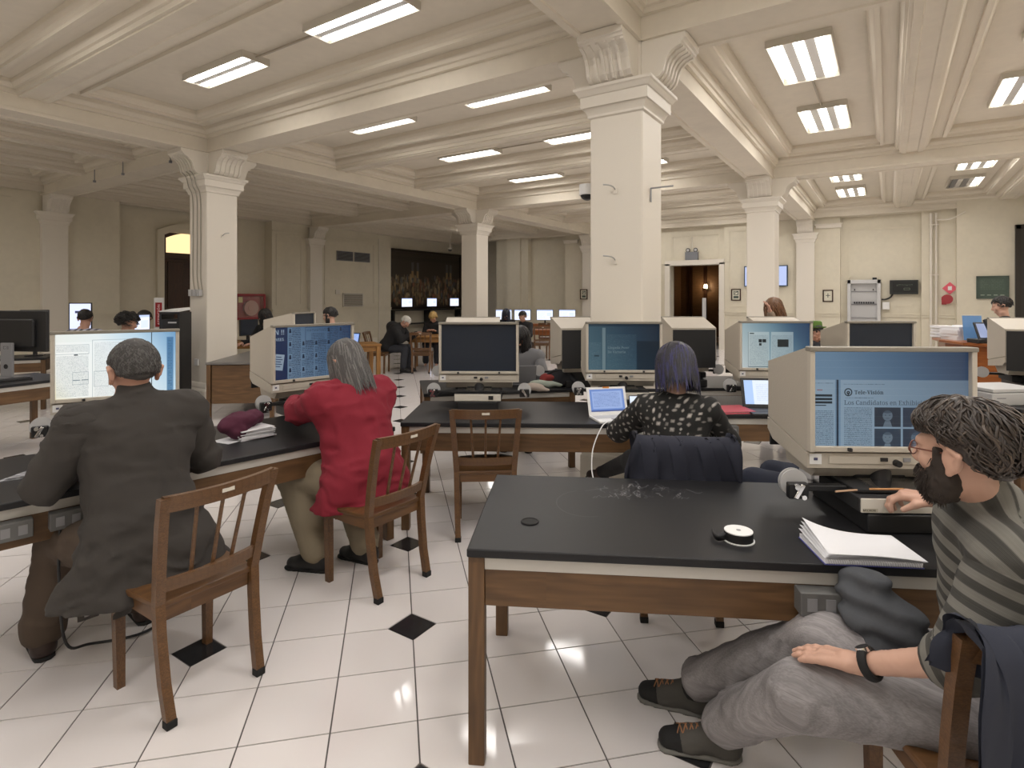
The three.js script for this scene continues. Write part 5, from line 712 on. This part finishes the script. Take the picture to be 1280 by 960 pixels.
{ // counter by the cabled column, set endwise
  const c = thing('side_counter', 'walnut-panelled counter with a grey top beside the cabled column', 'counter', [-7.72, 0, -5.05], 40 * D2R); part('countertop', box(.85, .03, 2.0, 0, .745, 0, .005), std([.16, .15, .14], .45), c); part('end_panel', box(.75, .5, .03, .02, .47, .96), M.wood, c); part('side_panel', box(.03, .5, 1.9, -.38, .47, 0), M.wood, c); part('side_panel', box(.03, .5, 1.9, .38, .47, 0), M.wood, c); for (const sx of [-1, 1]) for (const sz of [-1, 1]) part('leg', box(.05, .73, .05, sx * .395, .365, sz * .96), M.wood, c);
  reader(...plan(-2.75, 7.55), 33 + 78, 'pale film reader seen from its side on the walnut counter', { W: .5, D: .42 });
  let [x, z] = plan(-5.2, 11.3); monitor(x, .76, z, 33 + 60, 'white-backed monitor behind the cabled column', { W: .4, H: .32 }); table(-5.2, 11.35, 1.0, .6, 45, 'small pale table behind the walnut counter');
}
{ // reception counter
  const P = [[5.66, 7.7], [5.42, 7.25], [5.33, 6.75], [5.5, 6.3], [5.95, 6.0], [6.6, 5.85], [7.3, 5.8], [7.3, 6.6], [6.5, 6.75], [6.2, 7.0], [6.25, 7.7]].map(([r, d]) => plan(r, d)), c0 = P[2], rel = (k = 0) => P.map(([x, z]) => [x - c0[0], z - c0[1]]);
  const t = thing('reception_counter', 'curved orange-wood reception counter loaded with papers', 'counter', [c0[0], 0, c0[1]]); const o = rel(); const area = o.reduce((s, p, i) => { const q = o[(i + 1) % o.length]; return s + p[0] * q[1] - q[0] * p[1]; }, 0), poly = area > 0 ? o.slice().reverse() : o, cx = o.reduce((s, p) => s + p[0], 0) / o.length, cz = o.reduce((s, p) => s + p[1], 0) / o.length, shr = k => poly.map(([x, z]) => [cx + (x - cx) * k, cz + (z - cz) * k]);
  part('countertop', slab(poly, .035, 1.04, .006), M.redwood, t); part('front_panel', slab(shr(.94), .62, .42), M.redwood, t); part('lower_panel', slab(shr(.95), .40, .0), M.redwood, t);
  const at = (r, d) => plan(r, d); let [x, z] = at(5.75, 7.3);
  for (let i = 0; i < 5; i++) { const [px, pz] = at(...[[5.74, 7.56], [6.03, 7.56], [5.62, 7.22], [5.9, 7.2], [6.1, 6.86]][i]); single('paper_stack', join([0, 1, 2, 3].map(k => box(.21, .03 + .012 * (i % 3), .29, rr(-.01, .01), .02 + k * .04, rr(-.01, .01), 0, [0, rr(-.1, .1), 0]))), M.paper, ['tall pile of white leaflets at the end of the reception counter', 'pile of white leaflets next to the tall pile', 'middle pile of white leaflets on the reception counter', 'pile of white leaflets beside the tablet holder', 'last pile of white leaflets beside the telephone'][i], 'papers', [px, 1.077, pz], 33 * D2R); }
  [x, z] = at(5.62, 6.98); const h = thing('leaflet_holder', 'clear leaflet holder with a blue leaflet', 'holder', [x, 1.075, z], 20 * D2R); part('leaflet', box(.2, .3, .01, 0, .16, 0, 0, [-.15, 0, 0]), std([.12, .3, .62], .5), h, 'blue leaflet'); part('acrylic', box(.23, .32, .02, 0, .16, .015, 0, [-.15, 0, 0]), M.glass, h);
  [x, z] = at(5.52, 6.66); const m = thing('tablet_stand', 'black angled tablet and card terminal on the reception counter', 'terminal', [x, 1.075, z], 25 * D2R); part('screen_case', box(.3, .22, .02, .04, .14, 0, .005, [-.5, 0, 0]), M.black, m); part('display', box(.26, .18, .002, .04, .145, .011, 0, [-.5, 0, 0]), glow(webTex, .55), m); part('handset', box(.05, .26, .05, .0, .16, .07, .012, [-.35, 0, .2]), M.black, m); part('base', box(.3, .05, .2, 0, .025, 0, .01), M.black, m);
}
// ---------------------------------------------------------------- people in the background
const BQ = { q: .022 }, black = cloth([.012, .012, .013]), dkHair = std([.012, .01, .009], .5), brHair = std([.13, .06, .025], .5), greyTop = cloth([.2, .2, .21]), plaid = std('#ffffff', .9, { map: dataTex(64, 64, (u, v) => { const a = (u * 4 % 1) < .5, b = (v * 4 % 1) < .5, k = a && b ? .12 : a || b ? .35 : .75; return [k, k, k * 1.08]; }, true, [3, 3]) });
const hairS = (mat, o = {}) => ({ mat, n: 120, t: .01, len: .06, r: .005, wave: .2, lift: .06, front: 1.05, back: 1.75, hl: .07, fz: .05, low: -.07, ...o });
const long = (mat, o = {}) => hairS(mat, { len: .28, ext: 9, lim: 1.5, flare: -.7, low: -.12, t: .016, n: 160, ...o });
const dark = cloth([.03, .032, .04]);
const bgp = (r, d, face, label, o = {}) => person({ label, pos: plan(r, d), face: face + 33.36 + 180, ...BQ, hands: o.hands ?? 1, legs: { mat: dark }, ...o, top: { mat: black, ...(o.top ?? {}) } });
bgp(-6.22, 8.3, 20, 'dark-haired man in a black and white plaid shirt, seen from behind', { hair: hairS(dkHair), top: { mat: plaid }, neck: [0, 1.13, .06], head: [0, 1.3, .08], pel: [0, .6, 0], kL: [.13, .56, .42], kR: [-.13, .56, .42], wL: [.2, 1.1, .42], wR: [-.2, .9, .35] });
bgp(-5.15, 7.5, -80, 'curly dark-haired man in profile behind the bright white reader', { hair: hairS(dkHair, { t: .03, lift: .2, wave: .6, n: 220 }), skin: SKIN.c, face2: true, neck: [0, 1.1, .06], head: [0, 1.265, .1], top: { mat: dark } });
bgp(-5.58, 8.8, 172, 'dark-haired man with glasses resting his chin on his hand', { hair: hairS(dkHair), face2: true, glasses: M.black, neck: [0, 1.1, .06], head: [0, 1.28, .1], wL: [.06, 1.17, .24], wR: [-.1, .82, .35], skin: SKIN.a, top: { mat: greyTop } });
bgp(-4.45, 10.4, 150, 'dark-haired person in black near the red hose cabinet', { hair: long(dkHair), neck: [0, 1.1, .03], head: [0, 1.27, .05] });
bgp(-3.6, 10.0, 180, 'person whose dark hair just shows above the film reader', { hair: hairS(dkHair), neck: [0, 1.0, .03], head: [0, 1.14, .05] });
bgp(-2.68, 8.6, 78, 'bearded man with short dark hair looking aside behind the advertisements screen', { hair: hairS(dkHair), beard: dkHair, face2: true, neck: [0, 1.15, .03], head: [0, 1.33, .06], skin: SKIN.b, top: { mat: cloth([.2, .17, .1]) } });
bgp(-2.7, 12.45, -100, 'white-haired person in a heavy black coat bending over the oak table', { hair: hairS(std([.62, .6, .55], .6), { n: 90 }), neck: [0, .98, .26], head: [0, 1.08, .4], pitch: 50, wL: [.15, .82, .6], wR: [-.15, .82, .6], bulk: 1.3, top: { mat: black, collar: true, ease: .04, extra: [ell([0, .98, .1], [.17, .12, .12], undefined, .06)] }, shoes: { mat: M.black } });
bgp(-1.85, 13.75, 175, 'fair-haired person in black reading at the far side of the oak table', { hair: hairS(std([.5, .33, .12], .5), { n: 120, t: .018 }), face2: true, neck: [0, 1.02, .1], head: [0, 1.14, .2], pitch: 45, wL: [.1, .82, .36], wR: [-.1, .82, .36] });
bgp(-.16, 14.2, 190, 'person with blue-black hair at the brown table before the wall computers', { hair: long(std([.012, .016, .035], .4)), neck: [0, 1.05, .05], head: [0, 1.2, .1], top: { mat: black } });
bgp(.3, 13.6, 150, 'dark-haired person beside the blue-black-haired one', { hair: hairS(dkHair), face2: true, neck: [0, 1.02, .05], head: [0, 1.16, .1], skin: SKIN.c });
bgp(.12, 6.5, 172, 'girl with long dark hair in a grey hooded top behind the grey laptop', { hair: long(dkHair), face2: true, neck: [0, 1.0, .08], head: [0, 1.15, .12], pitch: 25, wL: [.14, .8, .36], wR: [-.14, .8, .36], top: { mat: greyTop, collar: true, ease: .03 }, q: .018, shoes: { mat: M.black } });
bgp(3.2, 6.95, 150, 'woman with long chestnut hair bending forward with a hand at her head', { hair: long(brHair, { mat2: std([.22, .1, .045], .5), n2: 80, t: .022 }), pel: [0, .9, 0], neck: [0, 1.33, .12], head: [0, 1.46, .2], pitch: 40, yaw: -10, wL: [-.02, 1.42, .34], wR: [-.14, 1.1, .4], kL: [.1, .5, .02], kR: [-.1, .5, .02], aL: [.1, .1, -.05], aR: [-.1, .1, -.05], top: { mat: cloth([.24, .18, .13]), collar: true }, shoes: { mat: M.black } });
{ const p = bgp(4.4, 8.35, 182, 'man in a green felt hat and dark top, looking down', { hair: hairS(dkHair, { n: 40 }), face2: true, neck: [0, .95, .04], head: [0, 1.09, .08], pitch: 25, top: { mat: dark } }); const hat = new THREE.Group(); hat.name = numbered('felt_hat'); hat.userData = { label: 'bright green felt hat worn by the man by the electrical cabinet', category: 'hat' }; scene.add(hat); const [hx, hz] = plan(4.4, 8.35); hat.position.set(hx, 1.17, hz); hat.rotation.y = .5; const gm = cloth([.09, .17, .03]); part('crown', norm(new THREE.LatheGeometry([[.0, .1], [.07, .098], [.09, .085], [.1, .0], [.1, -.005]].map(a => new THREE.Vector2(...a)), 24)), gm, hat); part('brim', norm(new THREE.LatheGeometry([[.098, 0], [.14, .012], [.15, .016], [.148, .006], [.098, -.008]].map(a => new THREE.Vector2(...a)), 24)), gm, hat); part('band', cyl(.1015, .1025, .02, 0, .016, 0, 24), M.black, hat); hat.rotation.x = 0; hat.translateZ(0.05); void p; }
bgp(6.6, 7.6, 52, 'dark-haired man in black behind the reception counter, in profile', { hair: hairS(dkHair), face2: true, pel: [0, .85, 0], neck: [0, 1.32, .04], head: [0, 1.49, .07], pitch: 15, kL: [.12, .5, .3], kR: [-.12, .5, .3], aL: [.12, .1, .25], aR: [-.12, .1, .25], wL: [.15, 1.12, .4], wR: [-.15, 1.12, .4], skin: SKIN.b });
bgp(1.8, 3.14, 40, 'person in a pale checked shirt half hidden behind the reader with portraits', { hair: hairS(dkHair, { n: 40 }), neck: [-.02, .95, .12], head: [-.03, 1.1, .16], pitch: 20, wL: [-.1, .62, .2], wR: [-.22, .62, .2], top: { mat: std('#ffffff', .9, { map: dataTex(64, 64, (u, v) => { const a = (u * 6 % 1) < .25, b = (v * 6 % 1) < .25, k = a && b ? .35 : a || b ? .55 : .78; return [k, k, k]; }, true, [3, 3]) }) }, legs: { mat: cloth([.025, .03, .05]) }, shoes: { mat: M.black } });
person({ label: 'shadowy person in dark clothes standing in the corridor', pos: [-5.0, -22.2], face: 20, q: .025, hands: 0, pel: [0, .95, 0], neck: [0, 1.45, 0], head: [0, 1.62, .02], wL: [.2, 1.0, .15], wR: [-.2, 1.0, .15], kL: [.1, .5, .02], kR: [-.1, .5, .02], aL: [.1, .1, 0], aR: [-.1, .1, 0], top: { mat: black }, legs: { mat: black }, shoes: { mat: M.black }, hair: hairS(dkHair, { n: 30 }) });
{ const [x, z] = plan(4.35, 7.7); table(4.3, 7.75, 1.0, .6, 33, 'small table with a white bundle in a wicker tray'); const b = thing('wicker_tray', 'wicker tray with white cloth on the small table', 'tray', [x, .755, z], .4); part('basket', norm(new THREE.LatheGeometry([[.0, 0], [.14, 0], [.17, .08], [.16, .08], [.13, .012], [0, .012]].map(a => new THREE.Vector2(...a)), 20)), M.palewood, b); part('cloth', blob([ell([0, .09, 0], [.16, .05, .11])], .012, folds(.02, 14, 14, 14)), M.paper, b); }
// ---------------------------------------------------------------- fittings on walls and columns
const onB = (x, y, z = ZN) => [x, y, z];
function frame(x, y, z, deg, w, h, label, tex, fm = M.doorwood, cat = 'picture') { const t = thing('picture_frame', label, cat, [x, y, z], deg * D2R); part('frame', [box(w, .03, .03, 0, h / 2 - .015, .015), box(w, .03, .03, 0, -h / 2 + .015, .015), box(.03, h, .03, -w / 2 + .015, 0, .015), box(.03, h, .03, w / 2 - .015, 0, .015)], fm, t); const g = box(w - .05, h - .05, .006, 0, 0, .008), p = g.attributes.position; for (let i = 0; i < p.count; i++) g.attributes.uv.setXY(i, p.getX(i) / (w - .05) + .5, p.getY(i) / (h - .05) + .5); part('image', g, std('#ffffff', .45, { map: tex }), t); return t; }
const iconT = k => canvasTex(64, 96, (c, w, h) => { c.fillStyle = '#d8d5c4'; c.fillRect(0, 0, w, h); c.strokeStyle = '#2c3a34'; c.lineWidth = 5; if (k === 0) { c.strokeRect(16, 16, 32, 32); c.beginPath(); c.moveTo(20, 36); c.lineTo(32, 26); c.lineTo(46, 20); c.stroke(); c.fillStyle = '#47544c'; c.fillRect(12, 60, 40, 22); } else { c.beginPath(); c.moveTo(32, 24); c.lineTo(32, 64); c.moveTo(16, 44); c.lineTo(48, 44); c.stroke(); } });
frame(-8.95, 1.73, -18.2, 0, .28, .36, 'small framed notice on the back wall pilaster, by the wall computers', iconT(0));
frame(-3.9, 1.7, -18.4, 0, .28, .36, 'small framed notice on the pier right of the doorway', iconT(0));
frame(-1.43, 1.66, -18.4, 0, .26, .34, 'small framed notice with a cross, on the pier by the electrical cabinet', iconT(1));
// wall screen behind the square column
{ const t = thing('wall_screen', 'flat wall screen mostly hidden behind a square column', 'screen', [-3.05, 2.25, -18.36], 0); part('case', box(1.2, .62, .06, 0, 0, .03, .01), std([.02, .05, .09], .4), t); part('display', box(1.14, .56, .004, 0, 0, .062), glow(webTex, .9), t); }
{ const t = thing('electrical_cabinet', 'pale grey open electrical cabinet with rows of switches', 'cabinet', [-.57, 1.45, -18.6], 0); part('back', box(.78, 1.3, .04, 0, 0, .02), M.lightgrey, t); part('frame', [box(.08, 1.3, .16, -.35, 0, .08, .005), box(.08, 1.3, .16, .35, 0, .08, .005), box(.78, .1, .16, 0, .6, .08, .005), box(.78, .06, .16, 0, -.62, .08, .005)], std([.6, .6, .6], .4), t); for (const [y, n] of [[.38, 2], [.02, 9], [-.35, 0]]) { if (n !== 0) for (let i = 0; i < n; i++) part('switch', box(n > 5 ? .04 : .03, n > 5 ? .05 : .04, .05, -.22 + i * .44 / (n - 1), y, .06), M.darkmetal, t); part('mounting_rail', box(.6, .02, .02, 0, y - .05, .05), M.grey, t); } part('top_box', box(.1, .06, .08, .25, .68, .06), M.black, t); }
{ const t = thing('wall_control_unit', 'black wall-mounted control panel with a cable', 'panel', [.34, 1.89, -18.6], 0); part('case', box(.63, .38, .12, 0, 0, .06, .01), std([.02, .022, .022], .35), t); const at = canvasTex(256, 128, (c, w, h) => { c.fillStyle = '#161a1a'; c.fillRect(0, 0, w, h); greek(c, 40, 30, 170, 20, 12, '#8f9a86', .8); c.strokeStyle = '#8f9a86'; c.lineWidth = 3; c.strokeRect(120, 76, 60, 22); }); part('faceplate', new THREE.PlaneGeometry(.54, .28).translate(.02, 0, .1215), std('#ffffff', .35, { map: at }), t); part('cable', tube([[-.25, -.18, .04], [-.3, -.27, .05], [-.42, -.33, .05], [-.5, -.33, .05]], .022, 24), M.black, t); part('junction_box', box(.16, .2, .1, -.4, -.5, .05, .008), M.white, t); }
{ const t = thing('pipes', 'pair of cream painted vertical pipes on the back wall', 'pipe', [.98, 0, -18.37], 0); part('pipe', cyl(.03, .03, 3.8, -.06, 1.9, 0, 14), M.column, t); part('pipe', cyl(.025, .025, 3.8, .05, 1.9, 0, 14), M.column, t); for (const y of [.9, 2.2, 3.5]) part('clip', box(.2, .03, .05, 0, y, 0), M.column, t); single('conduit', tube([[1.0, 3.62, -18.32], [1.3, 3.6, -18.2], [1.6, 3.75, -18.1]], .015, 20), M.column, 'short pipe branch at the top of the wall pipes', 'conduit'); }
single('wall_pipe', cyl(.02, .02, 3.7, 0, 1.85, 0, 12), M.column, 'thin cream pipe running down the wall beside the dark painting', 'pipe', [-15.16, 0, -14.42]);
{ const [x, y, z] = [1.25, 1.85, -18.4]; const t = thing('alarm_bell', 'round dark red alarm bell on the back wall', 'alarm', [x, y - .28, z], 0); part('bell', cyl(.12, .1, .07, 0, 0, .06, 24, 'z'), M.red, t); part('mount', box(.1, .2, .03, -.06, -.04, .015), M.red, t); const s = thing('warning_sign', 'small pink warning sign above the alarm bell', 'sign', [x + .06, y, z], 0); part('plate', box(.3, .3, .006, 0, 0, .004, 0, [0, 0, Math.PI / 4]).scale(.75, .75, 1), std([.75, .12, .17], .5), s); part('symbol', box(.08, .1, .003, 0, 0, .009), M.white, s); }
{ const pt = canvasTex(256, 224, (c, w, h) => { c.fillStyle = '#4a5a50'; c.fillRect(0, 0, w, h); greek(c, 24, 30, 205, 110, 16, '#7d8f80', .45); c.fillStyle = '#98a698'; for (let i = 0; i < 4; i++) c.fillRect(26 + i * 56, 190, 34, 9); }); frame(2.12, 1.86, -18.14, 0, .62, .56, 'dark green memorial plaque on the back wall', pt, std([.07, .1, .08], .5), 'plaque'); }
const dim = canvasTex(512, 320, (c, w, h) => { c.fillStyle = '#3b332a'; c.fillRect(0, 0, w, h); for (let i = 0; i < 420; i++) { const y = h * (.45 + .5 * rnd()), x = w * rnd(); c.globalAlpha = rr(.2, .7); c.fillStyle = ['#77603f', '#8f7652', '#a88f66', '#56616a', '#a0634a', '#bfae8f'][(rnd() * 6) | 0]; c.beginPath(); c.ellipse(x, y, rr(3, 9), rr(8, 24), 0, 0, 7); c.fill(); } c.globalAlpha = .5; for (const x of [150, 185, 400, 430]) { c.fillStyle = '#6d767c'; c.fillRect(x, 60, 16, 120); c.fillStyle = '#d09a50'; c.fillRect(x, 110, 14, 40); } c.globalAlpha = .5; c.fillStyle = '#2c2620'; c.fillRect(0, 30, w, 20); c.globalAlpha = 1; });
{ const t = thing('large_painting', 'huge dark painting of a crowd in a hall, on the far left wall', 'painting', [-15.58, 2.32, -17.35], Math.PI / 2); part('frame', [box(4.4, .1, .08, 0, 1.1, .04), box(4.4, .1, .08, 0, -1.1, .04), box(.1, 2.3, .08, -2.15, 0, .04), box(.1, 2.3, .08, 2.15, 0, .04)], std([.03, .02, .014], .4), t); const g = box(4.25, 2.15, .03, 0, 0, .03), p = g.attributes.position; for (let i = 0; i < p.count; i++) g.attributes.uv.setXY(i, p.getX(i) / 4.25 + .5, p.getY(i) / 2.15 + .5); part('canvas', g, std('#ffffff', .4, { map: dim }), t); }
{ const t = thing('leaning_painting', 'tall dark framed painting on the back wall behind the reception', 'painting', [3.3, 2.2, -18.1], 0); part('frame', [box(1.5, .1, .08, 0, 1.1, .04), box(1.5, .1, .08, 0, -1.1, .04), box(.1, 2.3, .08, -.72, 0, .04), box(.1, 2.3, .08, .72, 0, .04)], std([.025, .02, .015], .4), t); part('canvas', box(1.4, 2.2, .04, 0, 0, .03), std([.035, .032, .028], .4), t); }
{ const t = thing('fire_hose_cabinet', 'red fire hose cabinet with a glass front', 'cabinet', [-15.5, 1.35, -9.6], Math.PI / 2); part('frame', [box(.9, .06, .2, 0, .34, .1, .008), box(.9, .06, .2, 0, -.34, .1, .008), box(.06, .7, .2, -.44, 0, .1, .008), box(.06, .7, .2, .44, 0, .1, .008), box(.9, .7, .02, 0, 0, .01)], M.red, t); part('hose_reel', [cyl(.22, .22, .08, .06, -.04, .1, 28, 'z'), cyl(.1, .1, .1, .06, -.04, .1, 20, 'z')], std([.5, .28, .24], .7), t); part('label', box(.13, .16, .004, -.32, .2, .205), std([.7, .62, .35], .5), t); part('glass', box(.8, .6, .004, 0, 0, .2), M.glass, t); }
for (const z of [-12.9, -13.65]) { const t = thing('wall_vent', z > -13 ? 'dark louvred vent high on the left wall, nearer the pilaster' : 'dark louvred vent high on the left wall, nearer the painting', 'vent', [-15.19, 3.0, z], Math.PI / 2); part('backing', box(.66, .3, .02, 0, 0, .01), M.matte, t); part('frame', [box(.68, .02, .03, 0, .15, .015), box(.68, .02, .03, 0, -.15, .015), box(.02, .32, .03, -.33, 0, .015), box(.02, .32, .03, .33, 0, .015)], M.grey, t); for (let i = 0; i < 8; i++) part('slat', box(.64, .012, .02, 0, -.12 + i * .034, .02, 0, [.6, 0, 0]), M.grey, t); }
{ const t = thing('wall_vent', 'grey mesh vent low on the left wall', 'vent', [-15.19, 1.53, -13.25], Math.PI / 2); part('backing', box(.82, .42, .02, 0, 0, .01), std([.2, .18, .15], .6), t); part('frame', [box(.86, .03, .03, 0, .22, .015), box(.86, .03, .03, 0, -.22, .015), box(.03, .46, .03, -.42, 0, .015), box(.03, .46, .03, .42, 0, .015)], M.cream, t); for (let i = 0; i < 9; i++) part('slat', box(.8, .012, .012, 0, -.18 + i * .045, .022), M.cream, t); }
single('thermostat', box(.03, .14, .18, .015, 0, 0, .006), M.cream, 'small cream control box on the left wall above the mesh vent', 'switch', [-15.2, 1.8, -12.6]);
{ const t = thing('emergency_light', 'grey emergency light with two round lamps above the doorway', 'emergency light', [-5.25, 3.0, -18.48], 0); part('case', box(.4, .26, .12, 0, -.06, .06, .012), std([.2, .21, .23], .5), t); for (const s of [-1, 1]) { const l = part('lamp_head', [norm(new THREE.TorusGeometry(.055, .014, 8, 20)).translate(s * .12, .13, .07), cyl(.05, .04, .05, s * .12, .13, .05, 20, 'z')], M.darkmetal, t); part('lens', cyl(.045, .045, .006, s * .12, .13, .08, 20, 'z'), M.lightgrey, l); } part('mount', rod([0, .2, .03], [0, .55, .03], .012), M.cream, t); }
single('door_post', box(.1, 1.6, .1, 0, .8, 0, .01), M.lightgrey, 'pale security gate post in the doorway', 'gate', [-4.75, 0, -18.0]);
// hooks and brackets on the columns
for (const [y, l] of [[2.545, 'upper metal hook on the thick column'], [1.93, 'lower metal hook on the thick column']]) { const t = thing('column_hook', l, 'hook', [-1.99, y, -4.66], 0); part('arm', tube([[-.0, 0, 0], [-.005, .02, .04], [-.03, .03, .09], [-.07, .035, .1]], .006, 16, 6), M.steel, t); part('plate', box(.03, .05, .006, 0, -.01, .003), M.column, t); }
{ const t = thing('column_bracket', 'thin pierced metal bracket on the side of the thick column', 'bracket', [-1.74, 2.5, -4.85], Math.PI / 2); part('upright', box(.02, .12, .006, 0, 0, .003), M.grey, t); part('arm', box(.012, .012, .2, 0, .06, .1), M.grey, t); }
{ const t = thing('column_hook', 'small metal hook on the cabled column', 'hook', [-8.57, 2.55, -4.9], Math.PI / 2); part('arm', tube([[0, 0, 0], [.02, .04, .05], [.06, .05, .09]], .006, 14, 6), M.steel, t); part('plate', box(.03, .05, .006, 0, 0, .003), M.column, t); }
for (const [dx, l] of [[-.12, 'outer thin cable running down the cabled column'], [.0, 'middle thin cable running down the cabled column'], [.1, 'inner thin cable running down the cabled column']]) single('column_cable', tube([[dx, 3.5, .18], [dx, 3.45, .12], [dx, 3.3, .08], [dx, 3.2, .03], [dx, 2.6, .012], [dx, 1.9, .012], [dx + .04, 1.72, .012]], .008, 40, 6), std([.4, .37, .3], .6), l, 'cable', [-8.82, 0, -4.665]);
{ const t = thing('switch_boxes', 'small grey switch boxes on the cabled column', 'switch', [-8.82, 1.68, -4.66], 0); for (const x of [-.14, -.02, .1]) part('box', box(.08, .1, .05, x, 0, .025, .005), M.lightgrey, t); } single('wall_socket', box(.1, .1, .03, 0, 0, .015, .006), M.white, 'white socket low on the cabled column', 'socket', [-8.82, .62, -4.66]);
{ const t = thing('security_camera', 'white dome security camera on the side of the thick column', 'camera', [-2.4, 2.58, -4.95], 0); part('housing', cyl(.075, .075, .1, 0, .05, 0, 24), M.white, t); part('dome', ball(.064, 0, 0, 0, 1, .8, 1), M.black, t); part('mount', box(.12, .04, .06, .1, .08, 0, .01), M.white, t); }
{ const t = thing('security_camera', 'small dark dome camera hanging before the dark painting', 'camera', [-14.2, 3.45, -17.2], 0); part('housing', cyl(.08, .08, .06, 0, .06, 0, 20), M.cream, t); part('dome', ball(.075, 0, .02, 0, 1, .9, 1), M.darkmetal, t); part('mount', rod([0, .08, 0], [0, .84, 0], .014), M.cream, t); }
for (const [x, l] of [[-9.6, 'small hanging bracket on the left aisle girder, nearest the cabled column'], [-11.25, 'small hanging bracket in the middle of the left aisle girder'], [-12.4, 'small hanging bracket on the left aisle girder, nearest the wall']]) { const t = thing('hanging_bracket', l, 'bracket', [x, 3.84, -4.66], 0); part('rod', rod([0, .16, .02], [0, -.06, .02], .008), M.grey, t); part('clip', box(.03, .04, .04, 0, -.06, .02), M.grey, t); }
renderer.render(scene, camera);
